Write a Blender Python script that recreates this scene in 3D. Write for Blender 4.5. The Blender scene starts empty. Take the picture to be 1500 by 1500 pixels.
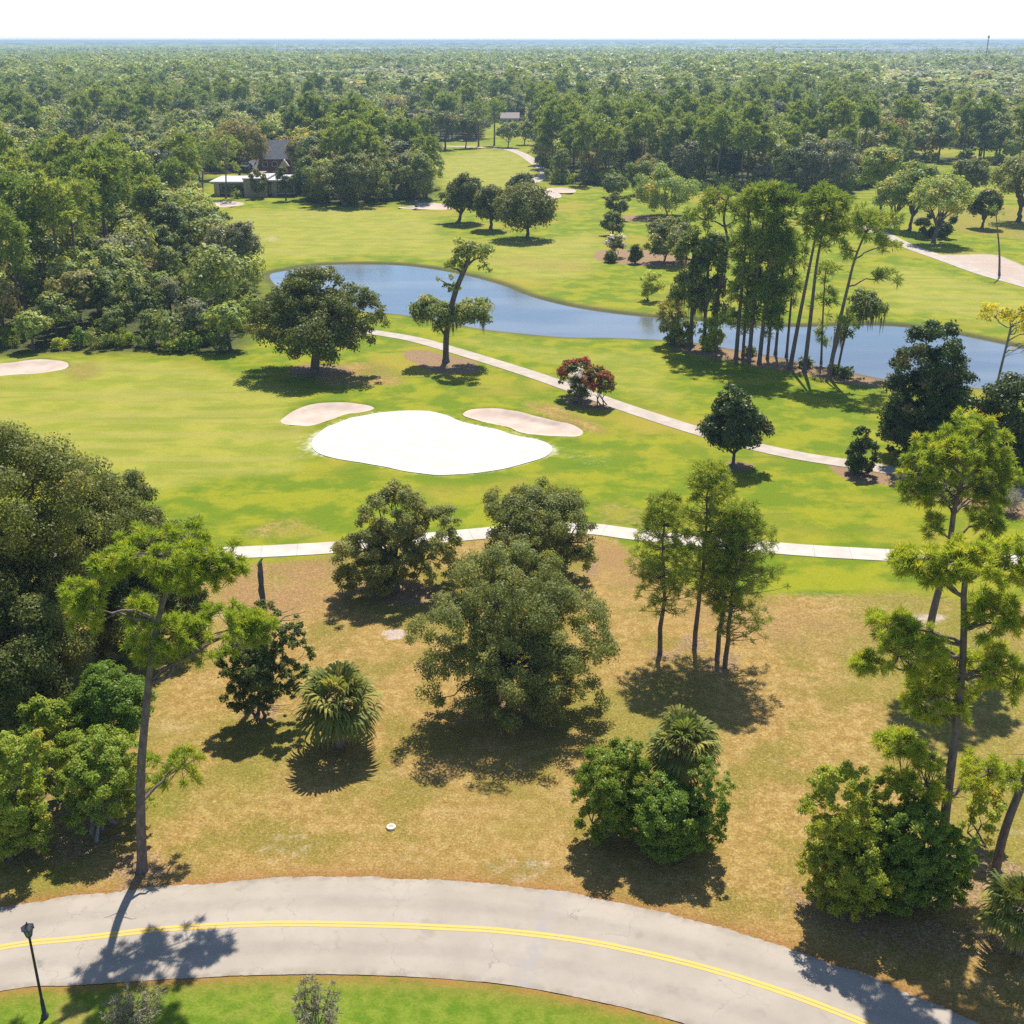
import bpy, math, random
import numpy as np
from mathutils import Vector

# ------------------------------------------------------------------ camera, sky, sun, exposure
SC = bpy.context.scene
COL = SC.collection
H = 40.0                      # height of the drone above the ground, metres
F = 1700.0                    # focal length in pixels of the 1500 px photograph
PITCH = math.atan(690.0 / F)  # horizon 60 px below the top edge
CP, SP = math.cos(PITCH), math.sin(PITCH)

cam_data = bpy.data.cameras.new("camera")
cam = bpy.data.objects.new("camera", cam_data)
COL.objects.link(cam)
cam.location = (0, 0, H)
cam.rotation_euler = (math.pi / 2 - PITCH, 0, 0)
cam_data.sensor_width = 36.0
cam_data.lens = 36.0 * F / 1500.0
cam_data.clip_start = 0.5
cam_data.clip_end = 60000.0
SC.camera = cam

SUN_EL = math.radians(57.0)
SUN_AZ = math.radians(10.0)   # measured from +Y towards +X
world = bpy.data.worlds.new("World")
SC.world = world
world.use_nodes = True
wn = world.node_tree.nodes
bg = wn["Background"]
sky = wn.new("ShaderNodeTexSky")
sky.sky_type = 'NISHITA'
sky.sun_disc = False
sky.sun_elevation = SUN_EL
sky.sun_rotation = SUN_AZ
sky.air_density = 0.8
sky.dust_density = 0.3
sky.ozone_density = 3.0
wmix = wn.new("ShaderNodeMix"); wmix.data_type = 'RGBA'; wmix.blend_type = 'MULTIPLY'
wmix.inputs[0].default_value = 1.0
wmix.inputs[7].default_value = (1.0, 0.985, 0.97, 1)
world.node_tree.links.new(sky.outputs[0], wmix.inputs[6])
world.node_tree.links.new(wmix.outputs[2], bg.inputs[0])
bg.inputs[1].default_value = 0.115

sun_dir = Vector((math.sin(SUN_AZ) * math.cos(SUN_EL), math.cos(SUN_AZ) * math.cos(SUN_EL), math.sin(SUN_EL)))
sl = bpy.data.lights.new("sun", 'SUN')
sl.energy = 4.9
sl.angle = math.radians(0.55)
sl.color = (1.0, 0.935, 0.83)
so = bpy.data.objects.new("sun", sl)
COL.objects.link(so)
so.location = (0, 200, 300)
so.rotation_euler = sun_dir.to_track_quat('Z', 'Y').to_euler()

SC.view_settings.view_transform = 'Standard'
SC.view_settings.look = 'None'
SC.view_settings.exposure = 0.74
SC.view_settings.gamma = 1.0
SC.render.engine = 'CYCLES'
SC.cycles.use_denoising = False
SC.cycles.max_bounces = 6
SC.cycles.diffuse_bounces = 3
SC.cycles.transmission_bounces = 4
SC.cycles.volume_bounces = 0
SC.cycles.use_adaptive_sampling = True
SC.cycles.adaptive_threshold = 0.01

# ------------------------------------------------------------------ photograph pixels to places
def at(px, py, z=0.0):
    """the point at height z seen at pixel (px, py)"""
    u, v = (px - 750.0) / F, (750.0 - py) / F
    dx, dy, dz = u, CP + v * SP, -SP + v * CP
    t = (H - z) / -dz
    return np.array([dx * t, dy * t, z])

def on_depth(px, py, Y):
    """the point seen at pixel (px, py) at distance Y along the ground"""
    u, v = (px - 750.0) / F, (750.0 - py) / F
    t = Y / (CP + v * SP)
    return np.array([u * t, Y, H + t * (-SP + v * CP)])

def zoomed(pts, ox, oy, s):
    return [(ox + s * x, oy + s * y) for x, y in pts]

def ground(pts, z=0.0):
    return np.array([at(x, y, z) for x, y in pts])

def smooth_line(P, per=8, closed=False):
    P = np.asarray(P, float)
    n = len(P)
    out = []
    for i in range(n if closed else n - 1):
        if closed:
            a, b, c, d = P[(i - 1) % n], P[i], P[(i + 1) % n], P[(i + 2) % n]
        else:
            a, b, c, d = P[max(i - 1, 0)], P[i], P[i + 1], P[min(i + 2, n - 1)]
        for k in range(per):
            t = k / per
            out.append(0.5 * ((2 * b) + (-a + c) * t + (2 * a - 5 * b + 4 * c - d) * t * t + (-a + 3 * b - 3 * c + d) * t ** 3))
    if not closed:
        out.append(P[-1])
    return np.array(out)

def resample(P, step):
    P = np.asarray(P, float)
    d = np.r_[0, np.cumsum(np.linalg.norm(np.diff(P, axis=0), axis=1))]
    n = max(2, int(d[-1] / step))
    s = np.linspace(0, d[-1], n)
    return np.stack([np.interp(s, d, P[:, k]) for k in range(P.shape[1])], 1)

def sdf(X, Y, poly):
    """signed distance to a closed polygon, negative inside"""
    poly = np.asarray(poly)[:, :2]
    best = np.full(X.shape, 1e18)
    inside = np.zeros(X.shape, bool)
    n = len(poly)
    for i in range(n):
        ax, ay = poly[i]
        bx, by = poly[(i + 1) % n]
        ex, ey = bx - ax, by - ay
        wx, wy = X - ax, Y - ay
        t = np.clip((wx * ex + wy * ey) / max(ex * ex + ey * ey, 1e-9), 0, 1)
        best = np.minimum(best, (wx - ex * t) ** 2 + (wy - ey * t) ** 2)
        c = ((ay > Y) != (by > Y))
        if abs(ey) > 1e-12:
            inside ^= c & (X < ax + (Y - ay) / ey * ex)
    d = np.sqrt(best)
    return np.where(inside, -d, d)

def sstep(a, b, x):
    t = np.clip((x - a) / (b - a), 0, 1)
    return t * t * (3 - 2 * t)

_r0 = np.random.default_rng(5)
_K = _r0.normal(size=(3, 24)); _PH = _r0.uniform(0, 6.28, 24)
def wave_noise(x, y, scale):
    """smooth noise about -1..1 in the plane"""
    s = np.zeros(np.shape(x))
    for i in range(10):
        s = s + np.cos((x * _K[0, i] + y * _K[1, i]) / scale + _PH[i])
    return s / 4.0

# ------------------------------------------------------------------ meshes from arrays
def make_mesh(name, V, faces, mats, attrs=None, smooth=False, mat_index=None):
    """faces: list of (n, k) index arrays"""
    me = bpy.data.meshes.new(name)
    V = np.asarray(V, np.float32)
    faces = [np.asarray(f, np.int32) for f in faces if len(f)]
    me.vertices.add(len(V))
    me.vertices.foreach_set("co", V.ravel())
    loops = np.concatenate([f.ravel() for f in faces])
    sizes = np.concatenate([np.full(len(f), f.shape[1], np.int32) for f in faces])
    starts = np.r_[0, np.cumsum(sizes)[:-1]].astype(np.int32)
    me.loops.add(len(loops))
    me.loops.foreach_set("vertex_index", loops)
    me.polygons.add(len(sizes))
    me.polygons.foreach_set("loop_start", starts)
    me.polygons.foreach_set("loop_total", sizes)
    if mat_index is not None:
        me.polygons.foreach_set("material_index", np.asarray(mat_index, np.int32))
    for m in (mats if isinstance(mats, (list, tuple)) else [mats]):
        me.materials.append(m)
    for k, (dom, arr) in (attrs or {}).items():
        a = me.attributes.new(k, 'FLOAT', dom)
        a.data.foreach_set("value", np.asarray(arr, np.float32).ravel())
    me.update(calc_edges=True)
    me.polygons.foreach_set("use_smooth", np.full(len(sizes), smooth, bool))
    return me

def link(name, data, parent=None, loc=(0, 0, 0)):
    o = bpy.data.objects.new(name, data)
    COL.objects.link(o)
    o.location = loc
    if parent is not None:
        o.parent = parent
    return o

def tag(o, label=None, cat=None, group=None, kind=None):
    if label: o["label"] = label
    if cat: o["category"] = cat
    if group: o["group"] = group
    if kind: o["kind"] = kind
    return o

def structure(o, label=None, cat=None):
    return tag(o, label, cat, None, 'structure')

def empty(name, loc, label, cat, group=None):
    o = link(name, None, None, tuple(loc))
    return tag(o, label, cat, group)

class MB:
    """collects shapes into one mesh"""
    def __init__(self):
        self.V, self.Q, self.T, self.n = [], [], [], 0
    def add(self, V, Q=None, T=None):
        V = np.asarray(V, float).reshape(-1, 3)
        if Q is not None and len(Q): self.Q.append(np.asarray(Q, int).reshape(-1, 4) + self.n)
        if T is not None and len(T): self.T.append(np.asarray(T, int).reshape(-1, 3) + self.n)
        self.V.append(V); self.n += len(V)
        return self
    def box(self, x0, x1, y0, y1, z0, z1, taper=0.0):
        cx, cy = (x0 + x1) / 2, (y0 + y1) / 2
        k = 1 - taper
        t = lambda x, y: (cx + (x - cx) * k, cy + (y - cy) * k)
        V = [(x0, y0, z0), (x1, y0, z0), (x1, y1, z0), (x0, y1, z0)] + [(*t(x, y), z1) for x, y in ((x0, y0), (x1, y0), (x1, y1), (x0, y1))]
        Q = [(0, 3, 2, 1), (4, 5, 6, 7), (0, 1, 5, 4), (1, 2, 6, 5), (2, 3, 7, 6), (3, 0, 4, 7)]
        return self.add(V, Q)
    def tube(self, pts, rad, sides=8, cap=True):
        V, Q, T = tube(pts, rad, sides, cap)
        return self.add(V, Q, T)
    def lathe(self, prof, sides=12, c=(0, 0, 0)):
        a = np.arange(sides) / sides * 2 * np.pi
        V = [(c[0] + r * np.cos(t), c[1] + r * np.sin(t), c[2] + z) for r, z in prof for t in a]
        Q = []
        for i in range(len(prof) - 1):
            for k in range(sides):
                k2 = (k + 1) % sides
                Q.append((i * sides + k, i * sides + k2, (i + 1) * sides + k2, (i + 1) * sides + k))
        return self.add(V, Q)
    def mesh(self, name, mat, smooth=False, attrs=None):
        fs = []
        if self.Q: fs.append(np.concatenate(self.Q))
        if self.T: fs.append(np.concatenate(self.T))
        return make_mesh(name, np.concatenate(self.V), fs, mat, attrs, smooth)

def tube(pts, rad, sides=8, cap=True):
    P = np.asarray(pts, float)
    n = len(P)
    rad = np.broadcast_to(np.asarray(rad, float), (n,))
    T = np.gradient(P, axis=0)
    T /= np.linalg.norm(T, axis=1, keepdims=True) + 1e-9
    up = np.array([1.0, 0, 0]) if abs(T[0, 0]) < 0.8 else np.array([0, 1.0, 0])
    A = np.cross(T, up); A /= np.linalg.norm(A, axis=1, keepdims=True) + 1e-9
    B = np.cross(T, A)
    a = np.arange(sides) / sides * 2 * np.pi
    V = P[:, None, :] + rad[:, None, None] * (np.cos(a)[None, :, None] * A[:, None, :] + np.sin(a)[None, :, None] * B[:, None, :])
    V = V.reshape(-1, 3)
    i = np.arange(n - 1)[:, None] * sides
    k = np.arange(sides)[None, :]
    k2 = (k + 1) % sides
    Q = np.stack([i + k, i + k2, i + sides + k2, i + sides + k], -1).reshape(-1, 4)
    Tt = []
    if cap:
        V = np.vstack([V, P[-1:]])
        c = len(V) - 1
        Tt = [(c, (n - 1) * sides + (q + 1) % sides, (n - 1) * sides + q) for q in range(sides)]
    return V, Q, np.array(Tt, int).reshape(-1, 3)

# ------------------------------------------------------------------ materials
class NT:
    def __init__(self, name):
        self.m = bpy.data.materials.new(name)
        self.m.use_nodes = True
        self.t = self.m.node_tree
        self.t.nodes.clear()
        self.out = self.t.nodes.new("ShaderNodeOutputMaterial")
    def n(self, typ, **kw):
        nd = self.t.nodes.new(typ)
        for k, v in kw.items(): setattr(nd, k, v)
        return nd
    def put(self, sock, v):
        if hasattr(v, "is_linked") or isinstance(v, bpy.types.NodeSocket):
            self.t.links.new(v, sock)
        elif isinstance(v, (tuple, list)):
            sock.default_value = tuple(v) + (1.0,) if len(v) == 3 and len(sock.default_value) == 4 else tuple(v)
        else:
            sock.default_value = v
    def math(self, op, a, b=0.0, clamp=False):
        nd = self.n("ShaderNodeMath", operation=op, use_clamp=clamp)
        self.put(nd.inputs[0], a); self.put(nd.inputs[1], b)
        return nd.outputs[0]
    def mix(self, f, a, b, blend='MIX'):
        nd = self.n("ShaderNodeMix", data_type='RGBA', blend_type=blend)
        self.put(nd.inputs[0], f); self.put(nd.inputs[6], a); self.put(nd.inputs[7], b)
        return nd.outputs[2]
    def ramp(self, v, lo, hi):
        nd = self.n("ShaderNodeMapRange", interpolation_type='SMOOTHSTEP')
        self.put(nd.inputs[0], v)
        nd.inputs[1].default_value = lo; nd.inputs[2].default_value = hi
        return nd.outputs[0]
    def attr(self, name):
        return self.n("ShaderNodeAttribute", attribute_name=name).outputs["Fac"]
    def pos(self):
        return self.n("ShaderNodeNewGeometry").outputs["Position"]
    def obj(self):
        return self.n("ShaderNodeTexCoord").outputs["Object"]
    def noise(self, vec, scale, detail=3.0, rough=0.55, stretch=None):
        if stretch:
            mp = self.n("ShaderNodeMapping"); mp.inputs["Scale"].default_value = stretch
            self.put(mp.inputs[0], vec); vec = mp.outputs[0]
        nd = self.n("ShaderNodeTexNoise")
        self.put(nd.inputs["Vector"], vec)
        nd.inputs["Scale"].default_value = scale
        nd.inputs["Detail"].default_value = detail
        nd.inputs["Roughness"].default_value = rough
        return nd.outputs[0]
    def bump(self, h, strength, dist):
        nd = self.n("ShaderNodeBump")
        nd.inputs["Strength"].default_value = strength
        nd.inputs["Distance"].default_value = dist
        self.put(nd.inputs["Height"], h)
        return nd.outputs[0]
    def bsdf(self, col, rough=0.8, spec=0.2, normal=None, metal=0.0, finish=True):
        b = self.n("ShaderNodeBsdfPrincipled")
        self.put(b.inputs["Base Color"], col)
        self.put(b.inputs["Roughness"], rough)
        b.inputs["Specular IOR Level"].default_value = spec
        b.inputs["Metallic"].default_value = metal
        if normal is not None: self.put(b.inputs["Normal"], normal)
        if finish: self.t.links.new(b.outputs[0], self.out.inputs[0])
        return b

def plain(name, c1, c2=None, scale=2.0, rough=0.7, spec=0.2, metal=0.0, bump=0.0, stretch=None):
    n = NT(name)
    c2 = c2 or tuple(x * 0.8 for x in c1)
    f = n.noise(n.obj(), scale, 4.0, stretch=stretch)
    n.bsdf(n.mix(n.ramp(f, 0.3, 0.7), c1, c2), rough, spec, n.bump(f, 0.6, bump) if bump else None, metal)
    return n.m

def leaf_mat(name, a, b, c, trans=0.35, spec=0.3, rough=0.5, glow=1.5, vary=0.35, gain=2.0):
    """a, b: leaf colours mixed leaf by leaf; c: colour of some clumps"""
    n = NT(name)
    a, b, c = (tuple(x * gain for x in q) for q in (a, b, c))
    r, t = n.attr("rnd"), n.attr("tint")
    col = n.mix(r, a, b)
    col = n.mix(n.ramp(t, 0.45, 1.0), col, c)
    oi = n.n("ShaderNodeObjectInfo").outputs["Random"]
    hs = n.n("ShaderNodeHueSaturation")
    n.put(hs.inputs["Color"], col)
    n.put(hs.inputs["Value"], n.math('ADD', n.math('MULTIPLY', oi, vary), 1.0 - vary / 2))
    n.put(hs.inputs["Hue"], n.math('ADD', n.math('MULTIPLY', oi, -0.03), 0.515))
    col = hs.outputs[0]
    bs = n.bsdf(col, rough, spec * 0.45, finish=False)
    tr = n.n("ShaderNodeBsdfTranslucent")
    n.put(tr.inputs[0], n.mix(1.0, col, (glow * 1.08, glow, glow * 0.5), 'MULTIPLY'))
    mx = n.n("ShaderNodeMixShader")
    mx.inputs[0].default_value = trans
    n.t.links.new(bs.outputs[0], mx.inputs[1]); n.t.links.new(tr.outputs[0], mx.inputs[2])
    n.t.links.new(mx.outputs[0], n.out.inputs[0])
    return n.m

def bark_mat(name, c1, c2, scale=6.0):
    n = NT(name)
    f = n.noise(n.obj(), scale, 5.0, 0.65, stretch=(1, 1, 0.3))
    g = n.noise(n.obj(), 0.9, 2.0)
    col = n.mix(n.ramp(f, 0.35, 0.65), c1, c2)
    col = n.mix(n.math('MULTIPLY', g, 0.35), col, (0.28, 0.27, 0.24))
    n.bsdf(col, 0.9, 0.1, n.bump(f, 0.9, 0.06))
    return n.m

M = {}
M['oak'] = leaf_mat("oak_leaves", (0.050, 0.064, 0.014), (0.090, 0.104, 0.024), (0.128, 0.124, 0.028), 0.34, 0.3, 0.45, gain=1.9)
M['oak_grey'] = leaf_mat("grey_oak_leaves", (0.068, 0.082, 0.021), (0.112, 0.124, 0.038), (0.148, 0.146, 0.042), 0.36, 0.3, 0.45, gain=2.1)
M['magnolia'] = leaf_mat("magnolia_leaves", (0.022, 0.040, 0.011), (0.040, 0.060, 0.016), (0.072, 0.066, 0.024), 0.2, 0.25, 0.4, vary=0.15)
M['shrub'] = leaf_mat("shrub_leaves", (0.070, 0.098, 0.010), (0.125, 0.150, 0.018), (0.165, 0.165, 0.018), 0.42, 0.35, 0.4, gain=2.4)
M['shrub_dark'] = leaf_mat("dark_shrub_leaves", (0.050, 0.082, 0.010), (0.090, 0.126, 0.016), (0.115, 0.145, 0.018), 0.38, 0.4, 0.4, gain=2.4)
M['shrub_yellow'] = leaf_mat("yellowish_shrub_leaves", (0.095, 0.130, 0.018), (0.160, 0.185, 0.028), (0.190, 0.170, 0.026), 0.40, 0.3, 0.45, gain=2.4)
M['pine'] = leaf_mat("pine_needles", (0.088, 0.130, 0.014), (0.155, 0.195, 0.022), (0.195, 0.205, 0.024), 0.45, 0.35, 0.4)
M['pine_far'] = leaf_mat("far_pine_needles", (0.058, 0.088, 0.017), (0.104, 0.134, 0.027), (0.135, 0.148, 0.030), 0.32, 0.3, 0.45, gain=2.5)
M['slim_pine'] = leaf_mat("slim_pine_needles", (0.080, 0.115, 0.018), (0.140, 0.175, 0.028), (0.165, 0.180, 0.028), 0.42, 0.3, 0.45)
M['palm'] = leaf_mat("palm_fronds", (0.068, 0.088, 0.018), (0.140, 0.150, 0.044), (0.195, 0.170, 0.048), 0.34, 0.15, 0.55)
M['palm_dead'] = leaf_mat("dead_palm_fronds", (0.30, 0.20, 0.12), (0.42, 0.30, 0.20), (0.30, 0.22, 0.14), 0.2, 0.1, 0.8, gain=1.0)
M['forest'] = leaf_mat("forest_leaves", (0.046, 0.066, 0.016), (0.092, 0.112, 0.027), (0.140, 0.142, 0.032), 0.30, 0.3, 0.5, vary=0.55, gain=2.5)
M['forest_light'] = leaf_mat("light_forest_leaves", (0.075, 0.110, 0.028), (0.140, 0.165, 0.042), (0.200, 0.170, 0.040), 0.34, 0.3, 0.5, vary=0.4, gain=2.5)
M['yellow'] = leaf_mat("yellow_flowers", (0.50, 0.42, 0.015), (0.62, 0.52, 0.03), (0.30, 0.30, 0.03), 0.4, 0.2, 0.5, gain=1.0)
M['red'] = leaf_mat("red_blossoms", (0.40, 0.085, 0.055), (0.30, 0.09, 0.045), (0.33, 0.16, 0.08), 0.3, 0.15, 0.6, vary=0.1, gain=1.0)
M['white_flower'] = leaf_mat("white_blossoms", (0.62, 0.58, 0.58), (0.74, 0.70, 0.70), (0.5, 0.45, 0.42), 0.3, 0.15, 0.6, vary=0.1, gain=1.0)
M['moss'] = leaf_mat("hanging_moss", (0.15, 0.14, 0.10), (0.24, 0.22, 0.16), (0.20, 0.19, 0.14), 0.3, 0.1, 0.8, gain=1.0)
M['dry_twigs'] = leaf_mat("dry_twigs", (0.26, 0.24, 0.17), (0.42, 0.38, 0.28), (0.17, 0.20, 0.08), 0.2, 0.2, 0.7, gain=1.0)
M['forest_rust'] = leaf_mat("rusty_forest_leaves", (0.085, 0.090, 0.024), (0.125, 0.115, 0.032), (0.165, 0.115, 0.038), 0.34, 0.3, 0.5, vary=0.4, gain=2.4)
M['forest_grey'] = leaf_mat("grey_forest_leaves", (0.060, 0.070, 0.034), (0.095, 0.102, 0.056), (0.105, 0.102, 0.056), 0.28, 0.3, 0.5, vary=0.4, gain=2.4)
M['bark'] = bark_mat("oak_bark", (0.065, 0.052, 0.042), (0.13, 0.11, 0.09))
M['pine_bark'] = bark_mat("pine_bark", (0.085, 0.058, 0.050), (0.19, 0.135, 0.115))
M['snag_bark'] = bark_mat("snag_bark", (0.05, 0.045, 0.04), (0.20, 0.18, 0.165), 3.5)
M['dead_bark'] = bark_mat("dead_bark", (0.14, 0.13, 0.12), (0.30, 0.28, 0.26))

# ------------------------------------------------------------------ outlines read off the photograph
Z8 = (380, 560, 550 / 1500.0)
Z2 = (450, 40, 550 / 1500.0)
Z4 = (0, 250, 500 / 1500.0)
Z1 = (0, 40, 500 / 1500.0)
green_px = zoomed([(210,245),(235,205),(300,165),(400,135),(520,118),(660,115),(740,130),(800,155),(880,175),(980,195),(1080,220),(1150,245),(1170,268),(1150,295),(1080,320),(960,350),(850,365),(720,372),(600,360),(480,335),(360,315),(260,295),(220,270)], *Z8)
bunker_px = {
    'right': zoomed([(808,130),(840,112),(920,105),(1000,112),(1060,125),(1140,145),(1230,165),(1285,190),(1280,215),(1200,217),(1100,210),(1040,200),(990,180),(920,165),(850,148)], *Z8),
    'left': zoomed([(88,150),(130,120),(200,92),(280,82),(380,85),(450,98),(458,108),(400,122),(340,130),(290,150),(220,172),(150,175),(100,168)], *Z8),
    'edge': zoomed([(-120,868),(-40,855),(60,843),(130,834),(200,830),(280,840),(305,856),(280,874),(180,890),(80,898),(0,905),(-100,912)], *Z4),
    'far': zoomed([(360,720),(430,714),(445,702),(500,702),(570,710),(568,728),(450,728)], *Z2),
    'farpale': zoomed([(900,650),(960,655),(1010,665),(1012,680),(970,686),(920,675)], *Z2),
    'fartop': zoomed([(945,648),(1000,641),(1060,646),(1072,660),(1000,662)], *Z2),
    'house': zoomed([(950,768),(1010,765),(1075,774),(1040,786),(960,790)], *Z1),
    'gap': [(140,297),(165,294),(182,299),(170,305),(145,304)],
    'gapright': [(203,295),(220,292),(232,297),(215,302)],
}
pond_px = [(392,402),(420,393),(470,386),(530,384.5),(590,386),(640,392),(690,402),(740,416),(775,430),(815,441),(860,450),(920,458),(985,464),(1040,468),(1110,474),(1180,475),(1250,473),(1310,474),(1370,481),(1430,492),(1520,512),(1640,545),(1660,590),(1600,592),(1520,577),(1420,566),(1310,556),(1260,547),(1200,535),(1130,520),(1060,508),(1010,500),(970,497),(900,494),(830,493),(760,487),(700,480),(640,468),(590,460),(540,456),(480,450),(420,430)]
straw_px = [(985,503),(1060,507),(1130,519),(1200,534),(1310,556),(1330,562),(1315,570),(1240,562),(1180,550),(1100,536),(1040,524),(990,513)]
beds_px = [
    [(870,372),(890,365),(940,366),(1000,374),(1030,385),(990,391),(920,388),(880,383)],
    [(1215,680),(1260,686),(1320,690),(1420,700),(1520,705),(1600,715),(1600,775),(1520,762),(1430,752),(1350,724),(1300,712),(1250,706)],
    [(596,514),(640,517),(690,529),(702,544),(650,546),(610,534)],
    [(1052,680),(1075,676),(1098,683),(1080,690),(1058,689)],
    [(820,583),(850,580),(900,588),(898,600),(850,598)],
    [(912,316),(960,314),(965,322),(920,324)],
    [(425,540),(460,532),(500,536),(505,548),(460,552),(430,550)],
]
path_near_px = [(-100,822),(100,818),(240,814),(320,811),(400,807.5),(480,803),(560,796),(640,788),(720,780.5),(800,773),(870,775.5),(920,782),(1000,791),(1100,800),(1200,808),(1310,814),(1400,819),(1520,822),(1700,825)]
path_mid_px = [(420,474),(500,481),(560,489),(610,498),(660,512),(720,530),(780,549),(840,570),(900,592),(960,612),(1030,634),(1100,653),(1170,668),(1240,679),(1310,690),(1400,706),(1520,728),(1650,752)]
path_far_px = [(640,214),(690,215.5),(725,217),(745,219),(765,226),(780,236),(795,247),(800,254),(790,261),(778,268)]
path_right_px = [(1225,325),(1262,332),(1290,341),(1320,356),(1350,368),(1390,382),(1440,400),(1500,417),(1600,445)]
sandy_right_px = [(1330,366),(1375,372),(1420,372),(1465,374),(1492,384),(1520,400),(1560,420),(1560,432),(1500,413),(1440,397),(1390,381)]
road_far_px = [(-500,1452),(-250,1385),(0,1330),(100,1314),(200,1303),(300,1294),(400,1287),(500,1284),(600,1287),(700,1293),(850,1312),(1000,1345),(1150,1387),(1300,1443),(1440,1502),(1600,1585),(1800,1720)]
road_near_px = [(-500,1600),(-250,1510),(0,1452),(100,1444),(200,1438),(300,1432),(400,1428),(500,1428),(600,1431),(750,1444),(900,1473),(1000,1499),(1100,1532),(1250,1596),(1400,1680),(1560,1800)]
road_mid_px = [(-500,1516),(-250,1446),(0,1390),(120,1376),(250,1362),(400,1355),(560,1357),(660,1361),(740,1366),(860,1381),(1000,1411),(1120,1446),(1230,1486),(1330,1530),(1500,1625),(1680,1760)]

green_g = resample(smooth_line(ground(green_px), 8, True), 0.5)
bunker_g = {k: smooth_line(ground(v), 6, True) for k, v in bunker_px.items()}
pond_g = smooth_line(ground(pond_px), 6, True)
straw_g = smooth_line(ground(straw_px), 4, True)
beds_g = [smooth_line(ground(b), 5, True) for b in beds_px]
sandy_g = smooth_line(ground(sandy_right_px), 5, True)
road_far = resample(smooth_line(ground(road_far_px), 10), 0.3)
road_near = resample(smooth_line(ground(road_near_px), 10), 0.3)
road_poly = np.vstack([smooth_line(ground(road_far_px), 4), smooth_line(ground(road_near_px), 4)[::-1]])

def line_sdf(X, Y, P):
    best = np.full(X.shape, 1e18)
    for a, b in zip(P[:-1], P[1:]):
        ex, ey = b[0] - a[0], b[1] - a[1]
        t = np.clip(((X - a[0]) * ex + (Y - a[1]) * ey) / (ex * ex + ey * ey + 1e-9), 0, 1)
        best = np.minimum(best, (X - a[0] - ex * t) ** 2 + (Y - a[1] - ey * t) ** 2)
    return np.sqrt(best)

# where the woods stand (pixels of tree feet)
woods_left_px = [(-420,522),(0,521),(130,516),(345,519),(378,482),(388,440),(372,400),(335,362),(312,340),(290,322),(200,318),(-420,320)]
woods_far_front_px = [(-900,285),(-200,285),(120,284),(290,283),(302,252),(440,252),(447,297),(520,299),(630,291),(641,278),(618,240),(588,209),(700,205),(788,203),(786,225),(792,250),(806,269),(880,272),(960,262),(1010,262),(1016,280),(1120,283),(1240,283),(1300,268),(1330,240),(1400,236),(1500,246),(1800,250),(2300,260)]
woods_left_g = ground(woods_left_px)[:, :2]
_front = ground(woods_far_front_px)[:, :2]
woods_far_g = np.vstack([_front, [[16500, _front[-1, 1]], [16500, 30500], [-16500, 30500], [-16500, _front[0, 1]]]])
clear_px = [  # clearings inside the far woods: centre and half size in metres
    (85, 196, 10, 60), (106, 208, 9, 50), (744, 194, 11, 75), (552, 200, 7, 85), (600, 198, 7, 85), (48, 205, 9, 95), (88, 256, 9, 60), (1418, 222, 22, 22), (1360, 170, 14, 20), (1010, 172, 12, 20), (335, 168, 14, 30),
]

# ------------------------------------------------------------------ ground sheet
def axis(core0, core1, step, far0, far1, grow=1.12):
    a = list(np.arange(core0, core1, step))
    s, x = step, a[-1]
    while x < far1:
        s *= grow; x += s; a.append(min(x, far1))
    s, x, b = step, a[0], []
    while x > far0:
        s *= grow; x -= s; b.append(max(x, far0))
    return np.array(b[::-1] + a)

gx = axis(-105, 125, 0.55, -16000, 16000)
gy = axis(26, 262, 0.55, -260, 30000, 1.05)
GX, GY = np.meshgrid(gx, gy)
X, Y = GX.ravel(), GY.ravel()
near = Y < 700
def nsdf(poly):
    lo, hi = poly[:, :2].min(0) - 14, poly[:, :2].max(0) + 14
    m = (X > lo[0]) & (X < hi[0]) & (Y > lo[1]) & (Y < hi[1])
    d = np.full(X.shape, 14.0)
    d[m] = sdf(X[m], Y[m], poly)
    return d
d_pond = nsdf(pond_g)
Z = wave_noise(X, Y, 26.0) * 0.10 * near
d_green = nsdf(green_g)
d_road = nsdf(road_poly)
d_sand = np.full(X.shape, 14.0)
for k, b in bunker_g.items():
    d_sand = np.minimum(d_sand, nsdf(b))
paths_g = {k: smooth_line(ground(v), 6) for k, v in (('near', path_near_px), ('mid', path_mid_px), ('far', path_far_px), ('right', path_right_px))}
d_path = np.full(X.shape, 14.0)
for k, p in paths_g.items():
    lo, hi = p[:, :2].min(0) - 8, p[:, :2].max(0) + 8
    m = (X > lo[0]) & (X < hi[0]) & (Y > lo[1]) & (Y < hi[1])
    d_path[m] = np.minimum(d_path[m], line_sdf(X[m], Y[m], p))
flat = np.minimum.reduce([sstep(1, 5, d_green), sstep(0.5, 4, d_road), sstep(1.5, 5, d_path), sstep(1, 5, d_sand), sstep(1, 6, d_pond)])
Z *= flat
Z += 0.16 * np.exp(-((d_sand - 0.7) / 0.7) ** 2) - 0.9 * sstep(0.1, -1.0, d_sand)
Z += -1.6 * sstep(0.6, -3.0, d_pond)
Z += -0.10 * sstep(0.0, -0.7, d_road) - 0.06 * sstep(0.0, -0.7, d_green)

def soft(px, width, wob=0.0, wscale=6.0):
    p = ground(px)
    lo, hi = p[:, :2].min(0) - width - 6, p[:, :2].max(0) + width + 6
    m = (X > lo[0]) & (X < hi[0]) & (Y > lo[1]) & (Y < hi[1])
    r = np.zeros(X.shape)
    d = sdf(X[m], Y[m], smooth_line(p, 4, True))
    if wob: d = d + wob * wave_noise(X[m], Y[m], wscale)
    r[m] = sstep(width, -width, d)
    return r

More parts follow.
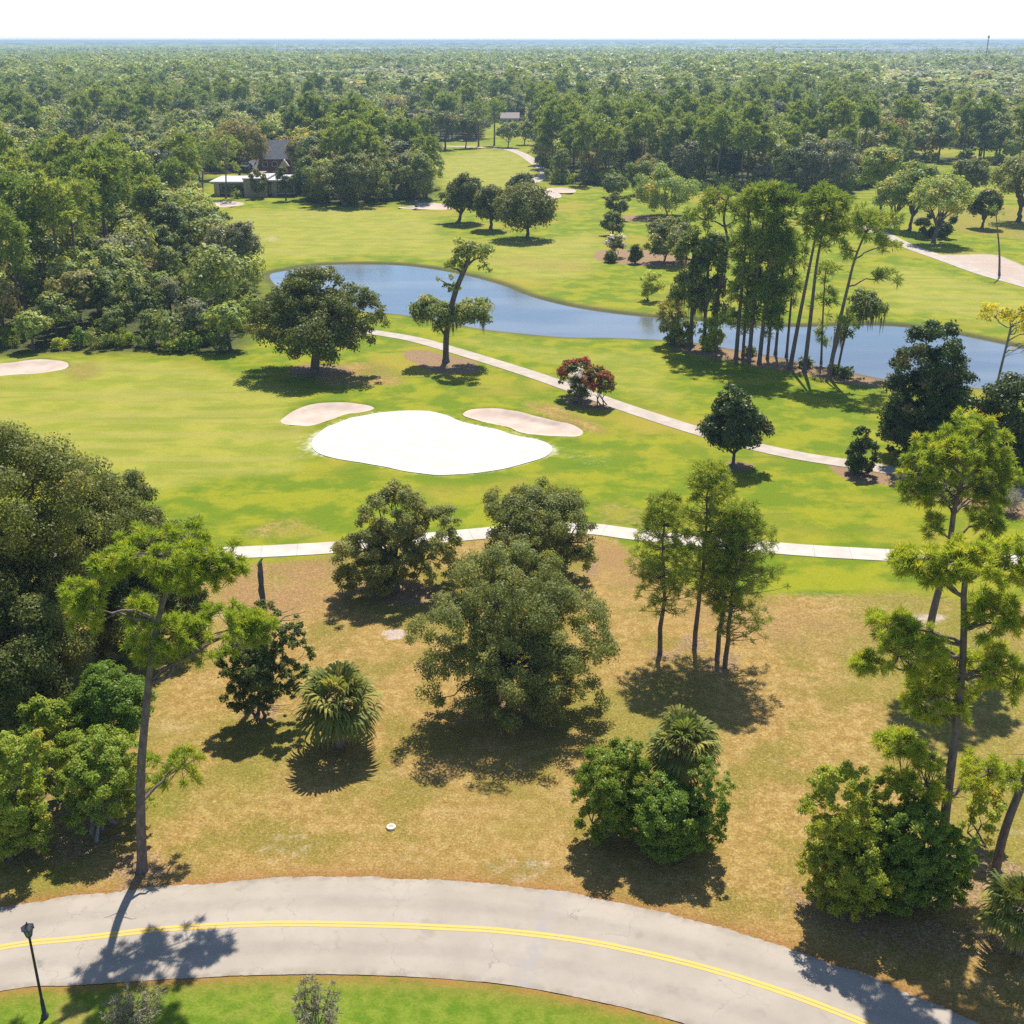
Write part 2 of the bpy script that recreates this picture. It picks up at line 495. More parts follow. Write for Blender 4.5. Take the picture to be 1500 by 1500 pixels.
dry = soft([(-300,826),(320,822),(480,815),(640,800),(800,785),(880,790),(930,815),(1000,850),(1120,868),(1250,880),(1310,878),(1500,890),(1900,900),(2300,1700),(1500,1570),(1300,1470),(1000,1360),(700,1308),(500,1300),(0,1345),(-900,1500)], 2.2, 0.9)
dry = np.maximum(dry, 0.75 * soft([(760,588),(830,592),(905,630),(870,640),(800,620)], 3, 1.0))
dry = np.maximum(dry, 0.75 * soft([(480,535),(560,530),(600,560),(540,566),(470,560)], 3, 1.0))
dry = np.maximum(dry, 0.6 * soft([(90,540),(135,528),(150,548),(110,560)], 2, 0.5))
dry = np.maximum(dry, 0.5 * soft([(1330,310),(1480,300),(1620,330),(1620,380),(1480,350),(1380,340)], 6, 2.0))
dry = np.maximum(dry, 0.45 * soft([(700,380),(760,372),(900,392),(880,404),(760,396)], 5, 2.0))
dry = np.maximum(dry, 0.5 * soft([(350,768),(430,752),(480,775),(470,790),(340,795)], 2, 0.8))
dry = np.maximum(dry, 0.45 * soft([(870,730),(980,750),(960,775),(880,768)], 2, 0.8))
brown = np.maximum(soft([(320,830),(470,822),(490,850),(460,890),(340,885)], 2.0, 0.8), soft([(880,800),(950,820),(940,860),(890,850)], 1.5, 0.6))
brown = np.maximum(brown, 0.7 * soft([(1010,880),(1200,900),(1280,940),(1150,950),(1000,920)], 2.5, 1.0))
fair = soft([(-500,530),(110,528),(300,540),(430,575),(420,600),(452,625),(455,655),(440,690),(330,700),(240,718),(190,722),(-300,660)], 2.0, 0.6)
fair = np.maximum(fair, soft([(330,312),(480,306),(620,310),(640,330),(660,350),(780,352),(870,345),(860,400),(760,405),(640,376),(540,372),(400,380),(360,360)], 5.0, 1.5))
fair = np.maximum(fair, soft([(1320,390),(1500,430),(1640,470),(1640,500),(1500,480),(1380,460),(1300,455),(1280,400)], 5.0, 1.5))
fair = np.maximum(fair, soft([(640,235),(740,222),(780,240),(770,270),(660,275),(640,262)], 5.0, 2.0))
fair = np.maximum(fair, 0.7 * soft([(700,500),(860,512),(960,520),(980,560),(1000,600),(880,560),(760,520)], 3.0, 1.0))
dust = 0.5 * np.exp(-np.clip(d_green - 0.2, 0, 9) / 0.35) + 0.36 * soft([(425,640),(458,630),(462,662),(430,668)], 1.6, 0.8, 2.5) + 0.34 * soft([(805,650),(850,655),(905,672),(880,685),(815,672)], 1.6, 0.9, 2.5)
lush = ((Y < 44) & (d_road > 0) & (X < 24)).astype(float) * sstep(24, -2, X)
straw = np.maximum.reduce([soft(straw_px, 0.8, 0.4, 2.0)] + [soft(b, 0.8, 0.35, 2.0) for b in beds_px])
straw = np.maximum(straw, 0.8 * soft([(500,852),(560,842),(620,850),(640,870),(580,884),(510,876)], 1.6, 0.8, 2.5))
straw = np.maximum(straw, 0.7 * soft([(860,810),(885,815),(880,850),(850,845)], 1.2, 0.6, 2.5))
litter = soft([(1170,1290),(1300,1330),(1420,1350),(1500,1330),(1620,1330),(1620,1440),(1500,1430),(1380,1400),(1240,1380),(1160,1330)], 1.2, 0.7, 2.0)
litter = np.maximum(litter, soft([(-100,1000),(120,1000),(200,1150),(180,1240),(60,1280),(-200,1300)], 1.5, 0.8, 2.0))
straw = np.maximum(straw, 0.55 * litter)
for bx, by, rr in ((208, 1275, 2.4), (1376, 1285, 3.5), (1456, 1285, 3.0), (967, 958, 1.6), (1018, 945, 1.8), (1056, 972, 2.0), (748, 1035, 3.6), (1357, 955, 2.6), (388, 1040, 2.2), (497, 1092, 1.4), (1003, 1215, 2.4), (580, 862, 2.6), (815, 850, 2.6)):
    c = at(bx, by)
    straw = np.maximum(straw, 0.60 * sstep(rr * 1.25, rr * 0.35, np.hypot(X - c[0], Y - c[1]) + 0.45 * wave_noise(X, Y, 0.8)))
sandy = np.maximum(soft(sandy_right_px, 1.5, 0.6, 3.0), 0.0)
sandy = np.maximum(sandy, soft([(562,924),(575,919),(592,924),(594,933),(578,938),(564,934)], 0.35, 0.25, 0.8))
sandy = np.maximum(sandy, 0.7 * soft([(1330,905),(1370,895),(1400,905),(1380,918),(1340,918)], 0.8, 0.4, 1.5))
sandy = np.maximum(sandy, 0.55 * soft([(385,348),(405,346),(415,352),(395,354)], 1.5))
sandy = np.maximum(sandy, 0.45 * soft([(380,1230),(560,1240),(600,1270),(470,1276),(390,1262)], 1.6, 1.2, 1.6))
sandy = np.maximum(sandy, 0.45 * soft([(700,1265),(800,1255),(860,1285),(760,1290),(690,1280)], 1.4, 1.0, 1.6))
sandy = np.maximum(sandy, 0.35 * soft([(1120,1000),(1180,990),(1200,1190),(1130,1200)], 1.6, 1.2, 1.6))
edge = np.exp(-np.clip(d_road, 0, 9) / 0.45) * (Y > 30)
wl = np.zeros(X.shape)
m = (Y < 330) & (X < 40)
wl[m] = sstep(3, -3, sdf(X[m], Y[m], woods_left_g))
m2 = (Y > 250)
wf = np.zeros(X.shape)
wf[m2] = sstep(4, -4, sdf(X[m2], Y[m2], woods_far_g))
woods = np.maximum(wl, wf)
clear_g = []
for cx, cy, hx, hy in clear_px:
    c = at(cx, cy)
    clear_g.append((c[0], c[1], hx, hy))
    woods *= 1 - sstep(1.15, 0.85, np.maximum(abs(X - c[0]) / hx, abs(Y - c[1]) / hy))
bank = np.exp(-((d_pond - 0.1) / 1.2) ** 2)

# clearing with industrial roofs close to the horizon
far_sites = [(-560, 3900, 260, 900), (-110, 4000, 200, 900), (150, 3950, 110, 900), (820, 3800, 300, 900), (1200, 3900, 220, 900), (1580, 4100, 220, 900)]
for (sx, sy, hx, hy) in far_sites:
    woods *= 1 - sstep(1.1, 0.95, np.maximum(abs(X - sx) / hx, abs(Y - sy) / hy))

g = NT("ground")
P_ = g.pos()
n_big = g.noise(P_, 0.045, 3.0)
n_mid = g.noise(P_, 0.22, 4.0, 0.6)
n_str = g.noise(P_, 0.30, 3.0, 0.6, stretch=(0.35, 1.3, 1))
n_mow = g.noise(P_, 0.12, 2.0, 0.5, stretch=(0.25, 3.2, 1))
n_s = g.noise(P_, 1.4, 4.0, 0.65)
n_f = g.noise(P_, 7.0, 4.0, 0.7)
n_ff = g.noise(P_, 22.0, 3.0, 0.7)
rough = g.mix(g.ramp(n_mid, 0.42, 0.60), (0.118, 0.172, 0.006), (0.222, 0.230, 0.010))
rough = g.mix(g.ramp(n_big, 0.50, 0.68), rough, (0.265, 0.222, 0.026))
rough = g.mix(g.math('MULTIPLY', g.ramp(n_str, 0.56, 0.74), 0.75), rough, (0.092, 0.150, 0.010))
fairc = g.mix(g.ramp(n_mid, 0.38, 0.62), (0.204, 0.228, 0.022), (0.275, 0.265, 0.036))
fairc = g.mix(g.math('MULTIPLY', g.ramp(n_str, 0.46, 0.66), 0.8), fairc, (0.190, 0.205, 0.024))
fairc = g.mix(g.math('MULTIPLY', g.ramp(n_mow, 0.46, 0.58), 0.45), fairc, (0.285, 0.255, 0.062))
grass = g.mix(g.attr("fair"), rough, fairc)
lushc = g.mix(g.ramp(n_s, 0.35, 0.65), (0.095, 0.165, 0.010), (0.165, 0.215, 0.022))
lushc = g.mix(g.ramp(n_mid, 0.55, 0.70), lushc, (0.230, 0.210, 0.045))
grass = g.mix(g.attr("lush"), grass, lushc)
dryc = g.mix(g.ramp(n_s, 0.36, 0.68), (0.250, 0.160, 0.044), (0.335, 0.230, 0.082))
dryc = g.mix(g.math('MULTIPLY', g.ramp(n_mid, 0.47, 0.62), 0.8), dryc, (0.185, 0.150, 0.028))
dryc = g.mix(g.math('MULTIPLY', g.ramp(n_big, 0.48, 0.60), 0.72), dryc, (0.175, 0.165, 0.026))
dryc = g.mix(g.math('MULTIPLY', g.ramp(n_str, 0.60, 0.78), 0.45), dryc, (0.400, 0.310, 0.170))
dryc = g.mix(g.math('MULTIPLY', g.attr("brown"), g.ramp(n_mid, 0.25, 0.6)), dryc, (0.265, 0.160, 0.066))
dryc = g.mix(g.math('MULTIPLY', g.ramp(n_f, 0.58, 0.72), 0.45), dryc, (0.42, 0.31, 0.165))
dmask = g.ramp(g.math('ADD', g.attr("dry"), g.math('MULTIPLY', g.math('SUBTRACT', n_s, 0.5), 0.7)), 0.25, 0.75)
col = g.mix(dmask, grass, dryc)
col = g.mix(g.math('MULTIPLY', g.attr("edge"), g.ramp(n_s, 0.25, 0.5)), col, (0.270, 0.130, 0.045))
smask = g.ramp(g.math('ADD', g.attr("straw"), g.math('MULTIPLY', g.math('SUBTRACT', n_s, 0.5), 0.8)), 0.35, 0.7)
col = g.mix(smask, col, g.mix(g.ramp(n_f, 0.35, 0.65), (0.19, 0.120, 0.060), (0.285, 0.195, 0.112)))
samask = g.ramp(g.math('ADD', g.attr("sandy"), g.math('MULTIPLY', g.math('SUBTRACT', n_s, 0.5), 0.9)), 0.35, 0.85)
col = g.mix(samask, col, g.mix(n_mid, (0.34, 0.265, 0.21), (0.46, 0.38, 0.32)))
dumask = g.ramp(g.math('ADD', g.attr("dust"), g.math('MULTIPLY', g.math('SUBTRACT', n_s, 0.5), 1.1)), 0.3, 1.0)
col = g.mix(dumask, col, (0.50, 0.47, 0.36))
col = g.mix(g.math('MULTIPLY', g.attr("bank"), 0.85), col, (0.075, 0.068, 0.032))
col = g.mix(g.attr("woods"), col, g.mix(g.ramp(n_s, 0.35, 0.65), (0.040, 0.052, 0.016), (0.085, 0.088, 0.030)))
k = g.math('ADD', g.math('MULTIPLY', n_f, 0.75), g.math('MULTIPLY', n_ff, 0.95))
k = g.math('ADD', g.math('MULTIPLY', g.math('SUBTRACT', k, 0.85), g.math('ADD', g.math('MULTIPLY', dmask, 1.5), 1.0)), 1.0)
vv = g.n("ShaderNodeCombineColor"); 
for i in range(3): g.put(vv.inputs[i], k)
col = g.mix(1.0, col, vv.outputs[0], 'MULTIPLY')
hb = g.math('ADD', n_f, g.math('MULTIPLY', n_ff, 0.7))
g.bsdf(col, 0.92, 0.1, g.bump(hb, 0.55, 0.10))
nx, ny = len(gx), len(gy)
ii = (np.arange(ny - 1)[:, None] * nx + np.arange(nx - 1)[None, :]).ravel()
Fq = np.stack([ii, ii + 1, ii + nx + 1, ii + nx], 1)
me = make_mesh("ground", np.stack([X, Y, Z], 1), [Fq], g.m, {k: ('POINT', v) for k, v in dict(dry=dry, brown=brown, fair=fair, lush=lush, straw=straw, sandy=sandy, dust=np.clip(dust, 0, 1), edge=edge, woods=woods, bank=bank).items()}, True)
structure(link("ground", me), "dry lawn, golf fairways and woodland floor reaching to the horizon", "ground")

# ------------------------------------------------------------------ pond, sand, green
def fill(poly, z, name, mat, rings=0.0, zf=None, attrs=None):
    """closed outline filled by rings that shrink towards its middle line"""
    poly = np.asarray(poly)[:, :2]
    n = len(poly)
    c = poly.mean(0)
    K = 10
    V, Q, T, D = [], [], [], []
    for r in range(K):
        s = 1 - r / K
        p = c + (poly - c) * s
        V.append(p); D.append(np.full(n, r / K))
    V = np.vstack(V + [c[None]])
    D = np.concatenate(D + [np.ones(1)])
    for r in range(K - 1):
        for i in range(n):
            j = (i + 1) % n
            Q.append((r * n + i, r * n + j, (r + 1) * n + j, (r + 1) * n + i))
    for i in range(n):
        T.append(((K - 1) * n + i, (K - 1) * n + (i + 1) % n, K * n))
    zz = np.full(len(V), z) if zf is None else zf(V, D)
    return make_mesh(name, np.column_stack([V, zz]), [np.array(Q), np.array(T)], mat, attrs, True)

w = NT("pond_water")
wp = w.pos()
h1 = w.noise(wp, 1.1, 3.0, 0.6, stretch=(0.6, 1.6, 1))
h2 = w.noise(wp, 0.06, 2.0, stretch=(0.5, 1.5, 1))
wb = w.bsdf(w.mix(w.ramp(h2, 0.35, 0.65), (0.070, 0.090, 0.104), (0.125, 0.140, 0.148)), w.math('ADD', w.math('MULTIPLY', h2, 0.16), 0.03), 0.5, w.bump(h1, 0.14, 0.10))
wb.inputs["IOR"].default_value = 1.62
lo, hi = pond_g.min(0) - 4, pond_g.max(0) + 4
wx, wy = np.meshgrid(np.linspace(lo[0], hi[0], 60), np.linspace(lo[1], hi[1], 40))
# the water sheet follows the outline, a little wider, and meets the sloping bank
ce = 0.7
nrm = np.roll(pond_g[:, :2], -1, 0) - np.roll(pond_g[:, :2], 1, 0)
nrm = np.stack([-nrm[:, 1], nrm[:, 0]], 1); nrm /= np.linalg.norm(nrm, axis=1, keepdims=True) + 1e-9
area = 0.5 * np.sum(pond_g[:, 0] * np.roll(pond_g[:, 1], -1) - np.roll(pond_g[:, 0], -1) * pond_g[:, 1])
outer = pond_g[:, :2] + nrm * (-ce if area > 0 else ce)
import mathutils.geometry as mg
def tess(poly, z, name, mat):
    tri = mg.tessellate_polygon([[Vector((p[0], p[1], 0)) for p in poly]])
    T = np.array(tri)
    A, B, C = poly[T[:, 0]], poly[T[:, 1]], poly[T[:, 2]]
    s = (B[:, 0] - A[:, 0]) * (C[:, 1] - A[:, 1]) - (B[:, 1] - A[:, 1]) * (C[:, 0] - A[:, 0])
    T[s < 0] = T[s < 0][:, ::-1]
    return make_mesh(name, np.column_stack([poly, np.full(len(poly), z)]), [T], mat)
structure(link("pond_water", tess(outer, -0.28, "pond_water", w.m)), "blue pond between the fairways", "pond")

def sand_mat(name, c1, c2, bumpd=0.02):
    n = NT(name)
    p = n.pos()
    a = n.noise(p, 0.5, 4.0); b = n.noise(p, 9.0, 3.0, 0.6)
    rk = n.noise(p, 1.6, 2.0, stretch=(0.5, 2.5, 1))
    c = n.mix(n.ramp(a, 0.35, 0.65), c1, c2)
    c = n.mix(n.math('MULTIPLY', n.ramp(rk, 0.5, 0.75), 0.35), c, tuple(x * 0.82 for x in c1))
    n.bsdf(c, 0.95, 0.05, n.bump(b, 0.5, bumpd))
    return n.m
M['sand'] = sand_mat("bunker_sand", (0.42, 0.335, 0.275), (0.49, 0.40, 0.335))
M['white_sand'] = sand_mat("white_sand", (0.47, 0.435, 0.385), (0.57, 0.535, 0.485))
wob = lambda P, a, s: np.column_stack([P[:, 0] + a * wave_noise(P[:, 1], P[:, 0], s), P[:, 1] + a * wave_noise(P[:, 0], P[:, 1] + 7, s)])
lbl = {'right': "long pale sand bunker right of the white sand green", 'left': "pale sand bunker left of the white sand green", 'edge': "sand bunker at the left edge beside the woods",
       'far': "sand bunker beyond the pond left of the oak trio", 'farpale': "lower pale sand bunker behind the oak trio", 'fartop': "upper sand bunker behind the oak trio", 'house': "small sand bunker before the flat roofed house", 'gap': "left sand patch seen through the woods", 'gapright': "right sand patch seen through the woods"}
for k_, b in bunker_g.items():
    bb = wob(resample(np.vstack([b, b[:1]]), 0.35)[:-1], 0.10, 0.8)
    structure(link("sand_bunker", fill(bb, 0.06, "sand_bunker", M['sand'], zf=lambda V, D: 0.05 - 0.42 * sstep(0.0, 0.45, D))), lbl[k_], "sand bunker")
gg = wob(green_g, 0.07, 0.9)
structure(link("putting_green", fill(gg, 0.05, "putting_green", M['white_sand'], zf=lambda V, D: 0.05 + 0.12 * sstep(0, 1, D))), "large putting green covered with bright white sand", "green")

# ------------------------------------------------------------------ paths and road
def strip(center, width, name, mat, z=0.05, step=0.5, jitter=0.0):
    c = resample(center, step)
    t = np.gradient(c[:, :2], axis=0); t /= np.linalg.norm(t, axis=1, keepdims=True)
    nn = np.stack([-t[:, 1], t[:, 0]], 1)
    wv = width / 2 * np.ones(len(c))
    s = np.r_[0, np.cumsum(np.linalg.norm(np.diff(c[:, :2], axis=0), axis=1))]
    jl = jitter * wave_noise(s, s * 0 + 1, 0.7); jr = jitter * wave_noise(s, s * 0 + 9, 0.7)
    L = c[:, :2] + nn * (wv + jl)[:, None]; R = c[:, :2] - nn * (wv + jr)[:, None]
    n = len(c)
    V = np.vstack([np.column_stack([L, np.full(n, -0.1)]), np.column_stack([L, np.full(n, z)]), np.column_stack([R, np.full(n, z)]), np.column_stack([R, np.full(n, -0.1)])])
    i = np.arange(n - 1)
    Q = [np.stack([k * n + i, (k + 1) * n + i, (k + 1) * n + i + 1, k * n + i + 1], 1) for k in range(3)]
    return make_mesh(name, V, Q, mat, {'along': ('POINT', np.tile(s, 4))})

def path_mat(name, c1, c2, joint=3.0, jd=0.5):
    n = NT(name)
    p = n.pos()
    a = n.noise(p, 0.6, 5.0, 0.6); b = n.noise(p, 9.0, 3.0)
    c = n.mix(n.ramp(a, 0.35, 0.68), c1, c2)
    c = n.mix(n.math('MULTIPLY', n.ramp(b, 0.55, 0.75), 0.25), c, tuple(x * 0.7 for x in c1))
    if joint:
        f = n.math('FRACT', n.math('DIVIDE', n.attr("along"), joint))
        j = n.math('LESS_THAN', f, 0.022)
        c = n.mix(n.math('MULTIPLY', j, jd), c, (0.20, 0.18, 0.16))
    n.bsdf(c, 0.85, 0.15)
    return n.m
M['concrete'] = path_mat("path_concrete", (0.42, 0.37, 0.32), (0.50, 0.45, 0.40))
M['path_mid'] = path_mat("pale_path", (0.35, 0.30, 0.25), (0.43, 0.375, 0.32), 3.0, 0.25)
structure(link("cart_path", strip(paths_g['near'], 2.45, "cart_path", M['concrete'])), "jointed concrete cart path crossing behind the oaks", "path")
structure(link("cart_path", strip(paths_g['mid'], 2.5, "cart_path", M['path_mid'])), "pale cart path running from the crooked tree past the magnolia", "path")
structure(link("cart_path", strip(paths_g['far'], 4.0, "cart_path", M['path_mid'], step=2.0)), "winding cart path on the far fairway", "path")
structure(link("cart_path", strip(paths_g['right'], 3.4, "cart_path", M['path_mid'], step=1.0)), "sandy cart path under the trees on the right", "path")

n = NT("asphalt")
p = n.pos()
a = n.noise(p, 0.25, 4.0); b = n.noise(p, 1.6, 5.0, 0.65); c = n.noise(p, 40.0, 3.0, 0.7)
base = n.mix(n.ramp(a, 0.3, 0.7), (0.312, 0.272, 0.224), (0.372, 0.326, 0.272))
base = n.mix(n.math('MULTIPLY', n.ramp(b, 0.50, 0.72), 0.30), base, (0.272, 0.240, 0.202))
u = n.attr("across")
tr = n.math('ADD', n.ramp(n.math('ABSOLUTE', n.math('SUBTRACT', u, 0.28)), 0.10, 0.02), n.ramp(n.math('ABSOLUTE', n.math('SUBTRACT', u, 0.75)), 0.10, 0.02))
base = n.mix(n.math('MULTIPLY', n.math('MULTIPLY', tr, b), 0.6), base, (0.235, 0.207, 0.175))
# cracks
vo = n.n("ShaderNodeTexVoronoi", feature='DISTANCE_TO_EDGE')
wn_ = n.n("ShaderNodeTexNoise"); wn_.inputs["Scale"].default_value = 0.8; wn_.inputs["Detail"].default_value = 4
n.put(wn_.inputs["Vector"], p)
mv = n.n("ShaderNodeVectorMath", operation='ADD'); 
sc_ = n.n("ShaderNodeVectorMath", operation='SCALE'); n.t.links.new(wn_.outputs["Color"], sc_.inputs[0]); sc_.inputs["Scale"].default_value = 2.2
n.t.links.new(p, mv.inputs[0]); n.t.links.new(sc_.outputs[0], mv.inputs[1])
n.t.links.new(mv.outputs[0], vo.inputs["Vector"]); vo.inputs["Scale"].default_value = 0.22
crack = n.math('LESS_THAN', vo.outputs["Distance"], 0.0034)
base = n.mix(n.math('MULTIPLY', n.math('MULTIPLY', crack, n.ramp(a, 0.42, 0.60)), 0.5), base, (0.15, 0.14, 0.13))
st = n.noise(p, 0.55, 3.0, 0.6)
base = n.mix(n.math('MULTIPLY', n.ramp(st, 0.60, 0.70), 0.38), base, (0.215, 0.188, 0.158))
edg = n.ramp(n.math('ABSOLUTE', n.math('SUBTRACT', u, 0.5)), 0.42, 0.5)
base = n.mix(n.math('MULTIPLY', n.math('MULTIPLY', edg, n.ramp(b, 0.35, 0.6)), 0.55), base, (0.20, 0.165, 0.125))
base = n.mix(n.math('MULTIPLY', n.attr("seam"), n.ramp(b, 0.40, 0.55)), base, (0.30, 0.275, 0.255))
base = n.mix(n.math('MULTIPLY', n.ramp(c, 0.42, 0.7), 0.22), base, (0.18, 0.17, 0.165))
n.bsdf(base, 0.9, 0.12, n.bump(c, 0.3, 0.01))
M['asphalt'] = n.m
N = 420
rf, rn = resample(smooth_line(ground(road_far_px), 10), 0.05), resample(smooth_line(ground(road_near_px), 10), 0.05)
rf = np.stack([np.interp(np.linspace(0, 1, N), np.linspace(0, 1, len(rf)), rf[:, k]) for k in range(3)], 1)
rn = np.stack([np.interp(np.linspace(0, 1, N), np.linspace(0, 1, len(rn)), rn[:, k]) for k in range(3)], 1)
tt = np.linspace(0, 1, 13)
jf = np.random.default_rng(3).normal(size=N) * 0.035 + 0.09 * wave_noise(np.arange(N) * 0.4, np.zeros(N), 1.5)
V = rf[None] * (1 - tt[:, None, None]) + rn[None] * tt[:, None, None]
dirv = (rf - rn) / np.linalg.norm(rf - rn, axis=1, keepdims=True)
V[0] += dirv * jf[:, None]
V[-1] -= dirv * (0.2 * np.roll(jf, 50))[:, None]
V[:, :, 2] = 0.03 + 0.05 * (1 - (2 * tt[:, None] - 1) ** 2)
V[0, :, 2] = V[-1, :, 2] = 0.02
ac = np.repeat(tt, N)
Vr = V.reshape(-1, 3)
i = (np.arange(12)[:, None] * N + np.arange(N - 1)[None]).ravel()
Q = np.stack([i, i + N, i + N + 1, i + 1], 1)
s0, s1 = at(812, 1305)[:2], at(765, 1447)[:2]
dv = (s1 - s0) / np.linalg.norm(s1 - s0)
ds = abs((Vr[:, 0] - s0[0]) * -dv[1] + (Vr[:, 1] - s0[1]) * dv[0])
structure(link("road", make_mesh("road", Vr, [Q], M['asphalt'], {'across': ('POINT', ac), 'seam': ('POINT', np.clip(1 - ds / 0.7, 0, 1))}, True)), "pale worn asphalt road curving across the foreground", "road")

yl = NT("yellow_line")
p = yl.pos()
a = yl.noise(p, 3.0, 5.0, 0.7); b = yl.noise(p, 25.0, 3.0, 0.7)
yl.bsdf(yl.mix(yl.ramp(yl.math('ADD', yl.math('MULTIPLY', a, 0.6), yl.math('MULTIPLY', b, 0.4)), 0.40, 0.66), (0.58, 0.395, 0.065), (0.44, 0.345, 0.18)), 0.8, 0.2)
mid = resample(smooth_line(ground(road_mid_px), 10), 0.3)
def road_z(P):
    """height of the road surface at P from its cross-section"""
    out = []
    for q in P:
        k = np.argmin(np.abs((rf[:, 0] + rn[:, 0]) / 2 - q[0]))
        k = np.argmin(np.hypot(*(((rf + rn) / 2)[:, :2] - q[:2]).T))
        a_, b_ = rf[k, :2], rn[k, :2]
        t = np.clip(np.dot(q[:2] - a_, b_ - a_) / np.dot(b_ - a_, b_ - a_), 0.0, 1.0)
        tk = np.linspace(0, 1, 13)
        out.append(np.interp(t, tk, 0.03 + 0.05 * (1 - (2 * tk - 1) ** 2)))
    return np.array(out)
t = np.gradient(mid[:, :2], axis=0); t /= np.linalg.norm(t, axis=1, keepdims=True)
nn = np.stack([-t[:, 1], t[:, 0]], 1)
for off in (0.108, -0.108):
    L = mid[:, :2] + nn * (off + 0.088); R = mid[:, :2] + nn * (off - 0.088)
    m_ = len(mid)
    V = np.vstack([np.column_stack([L, road_z(L) + 0.008]), np.column_stack([R, road_z(R) + 0.008])])
    i = np.arange(m_ - 1)
    structure(link("road_marking", make_mesh("road_marking", V, [np.stack([i, i + m_, i + m_ + 1, i + 1], 1)], yl.m)), "upper yellow centre line of the road" if off > 0 else "lower yellow centre line of the road", "road marking")

# ------------------------------------------------------------------ leaves, needles, limbs
def unit(v):
    return v / (np.linalg.norm(v, axis=-1, keepdims=True) + 1e-9)

def quads(p, n, length, width, rng):
    """leaf shaped quads at p facing n"""
    r = rng.normal(size=p.shape)
    t = unit(np.cross(n, r))
    b = np.cross(n, t)
    L = (length * rng.uniform(0.45, 1.5, len(p)))[:, None] * 0.5
    W = (width * rng.uniform(0.55, 1.4, len(p)))[:, None] * 0.5
    V = np.stack([p - t * L, p + b * W - t * L * 0.1, p + t * L, p - b * W - t * L * 0.1], 1).reshape(-1, 3)
    return V, np.arange(len(p) * 4).reshape(-1, 4)

def lump(d, seed):
    r = np.random.default_rng(seed)
    k = r.normal(size=(7, 3)) * 2.6
    ph = r.uniform(0, 6.28, 7)
    return np.cos(d @ k.T + ph).sum(1) / 7 ** 0.5

def leaf_cloud(ells, clumps, leaves, size, seed, aspect=0.55, clump=0.24, under=-0.5, out=0.8, up=0.45, rnd=0.75, cout=0.7, lumpy=0.16, core=0.45, flat=0.75):
    """ells: rows of centre x, y, z, horizontal radius, half height. Returns V, Q, rnd, tint and clump centres"""
    rng = np.random.default_rng(seed)
    E = np.array(ells, float)
    wgt = E[:, 3] ** 2 * np.maximum(E[:, 4], 0.3) ** 0.5
    e = rng.choice(len(E), clumps, p=wgt / wgt.sum())
    d = unit(rng.normal(size=(clumps, 3)))
    low = d[:, 2] < under
    d[low, 2] *= -1
    rad = core + (1 - core) * rng.uniform(0, 1, clumps) ** 0.45
    rad *= 1 + lumpy * lump(d, seed + 1)
    S = np.stack([E[e, 3], E[e, 3], E[e, 4]], 1)
    C = E[e, :3] + d * S * rad[:, None] * 0.88
    rc = clump * E[e, 3] * rng.uniform(0.6, 1.25, clumps)
    rc = np.minimum(rc, E[e, 4] * 0.8 + 0.2)
    cnt = np.maximum(3, (leaves * rc ** 2 / (rc ** 2).sum())).astype(int)
    idx = np.repeat(np.arange(clumps), cnt)
    dl = unit(rng.normal(size=(len(idx), 3)))
    dl[:, 2] = np.where((dl[:, 2] < -0.25) & (rng.uniform(size=len(idx)) < 0.6), -dl[:, 2], dl[:, 2])
    rl = rng.uniform(0, 1, len(idx)) ** 0.42
    pos = C[idx] + dl * (rc[idx] * rl)[:, None] * np.array([1, 1, flat])
    pos += rng.normal(size=pos.shape) * size * 0.35
    nrm = unit(dl * out + unit(pos - E[e[idx], :3]) * cout + np.array([0, 0, up]) + rng.normal(size=pos.shape) * rnd)
    V, Q = quads(pos, nrm, size, size * aspect, rng)
    tint = np.clip(rng.beta(1.6, 2.2, clumps), 0, 1)[idx]
    return V, Q, rng.uniform(0, 1, len(idx)), tint, C

def tufts(C, axis, blades, length, width, seed, cone=0.75):
    """star-like tufts of long needles at points C"""
    rng = np.random.default_rng(seed)
    idx = np.repeat(np.arange(len(C)), blades)
    d = unit(axis[idx] * cone + unit(rng.normal(size=(len(idx), 3))))
    L = length * rng.uniform(0.6, 1.15, len(idx))
    s = unit(np.cross(d, rng.normal(size=d.shape)))
    p0 = C[idx] + rng.normal(size=d.shape) * length * 0.12
    p1 = p0 + d * L[:, None] * 0.55
    p2 = p0 + d * L[:, None] - np.array([0, 0, 1.0]) * (L * 0.12)[:, None]
    w = (width * rng.uniform(0.7, 1.3, len(idx)))[:, None]
    V = np.stack([p0 - s * w * 0.3, p1 - s * w * 0.5, p2, p1 + s * w * 0.5], 1).reshape(-1, 3)
    tint = np.clip(rng.beta(1.6, 2.2, len(C)), 0, 1)[idx]
    return V, np.arange(len(idx) * 4).reshape(-1, 4), rng.uniform(0, 1, len(idx)), tint

def bend(a, b, sag, n=6, rng=None, jit=0.0):
    """a curved limb from a to b that first rises"""
    a, b = np.asarray(a, float), np.asarray(b, float)
    t = np.linspace(0, 1, n)[:, None]
    P = a * (1 - t) + b * t
    P[:, 2] += (sag * np.sin(np.pi * t))[:, 0]
    if rng is not None and jit:
        P[1:-1] += rng.normal(size=(n - 2, 3)) * jit
    return P

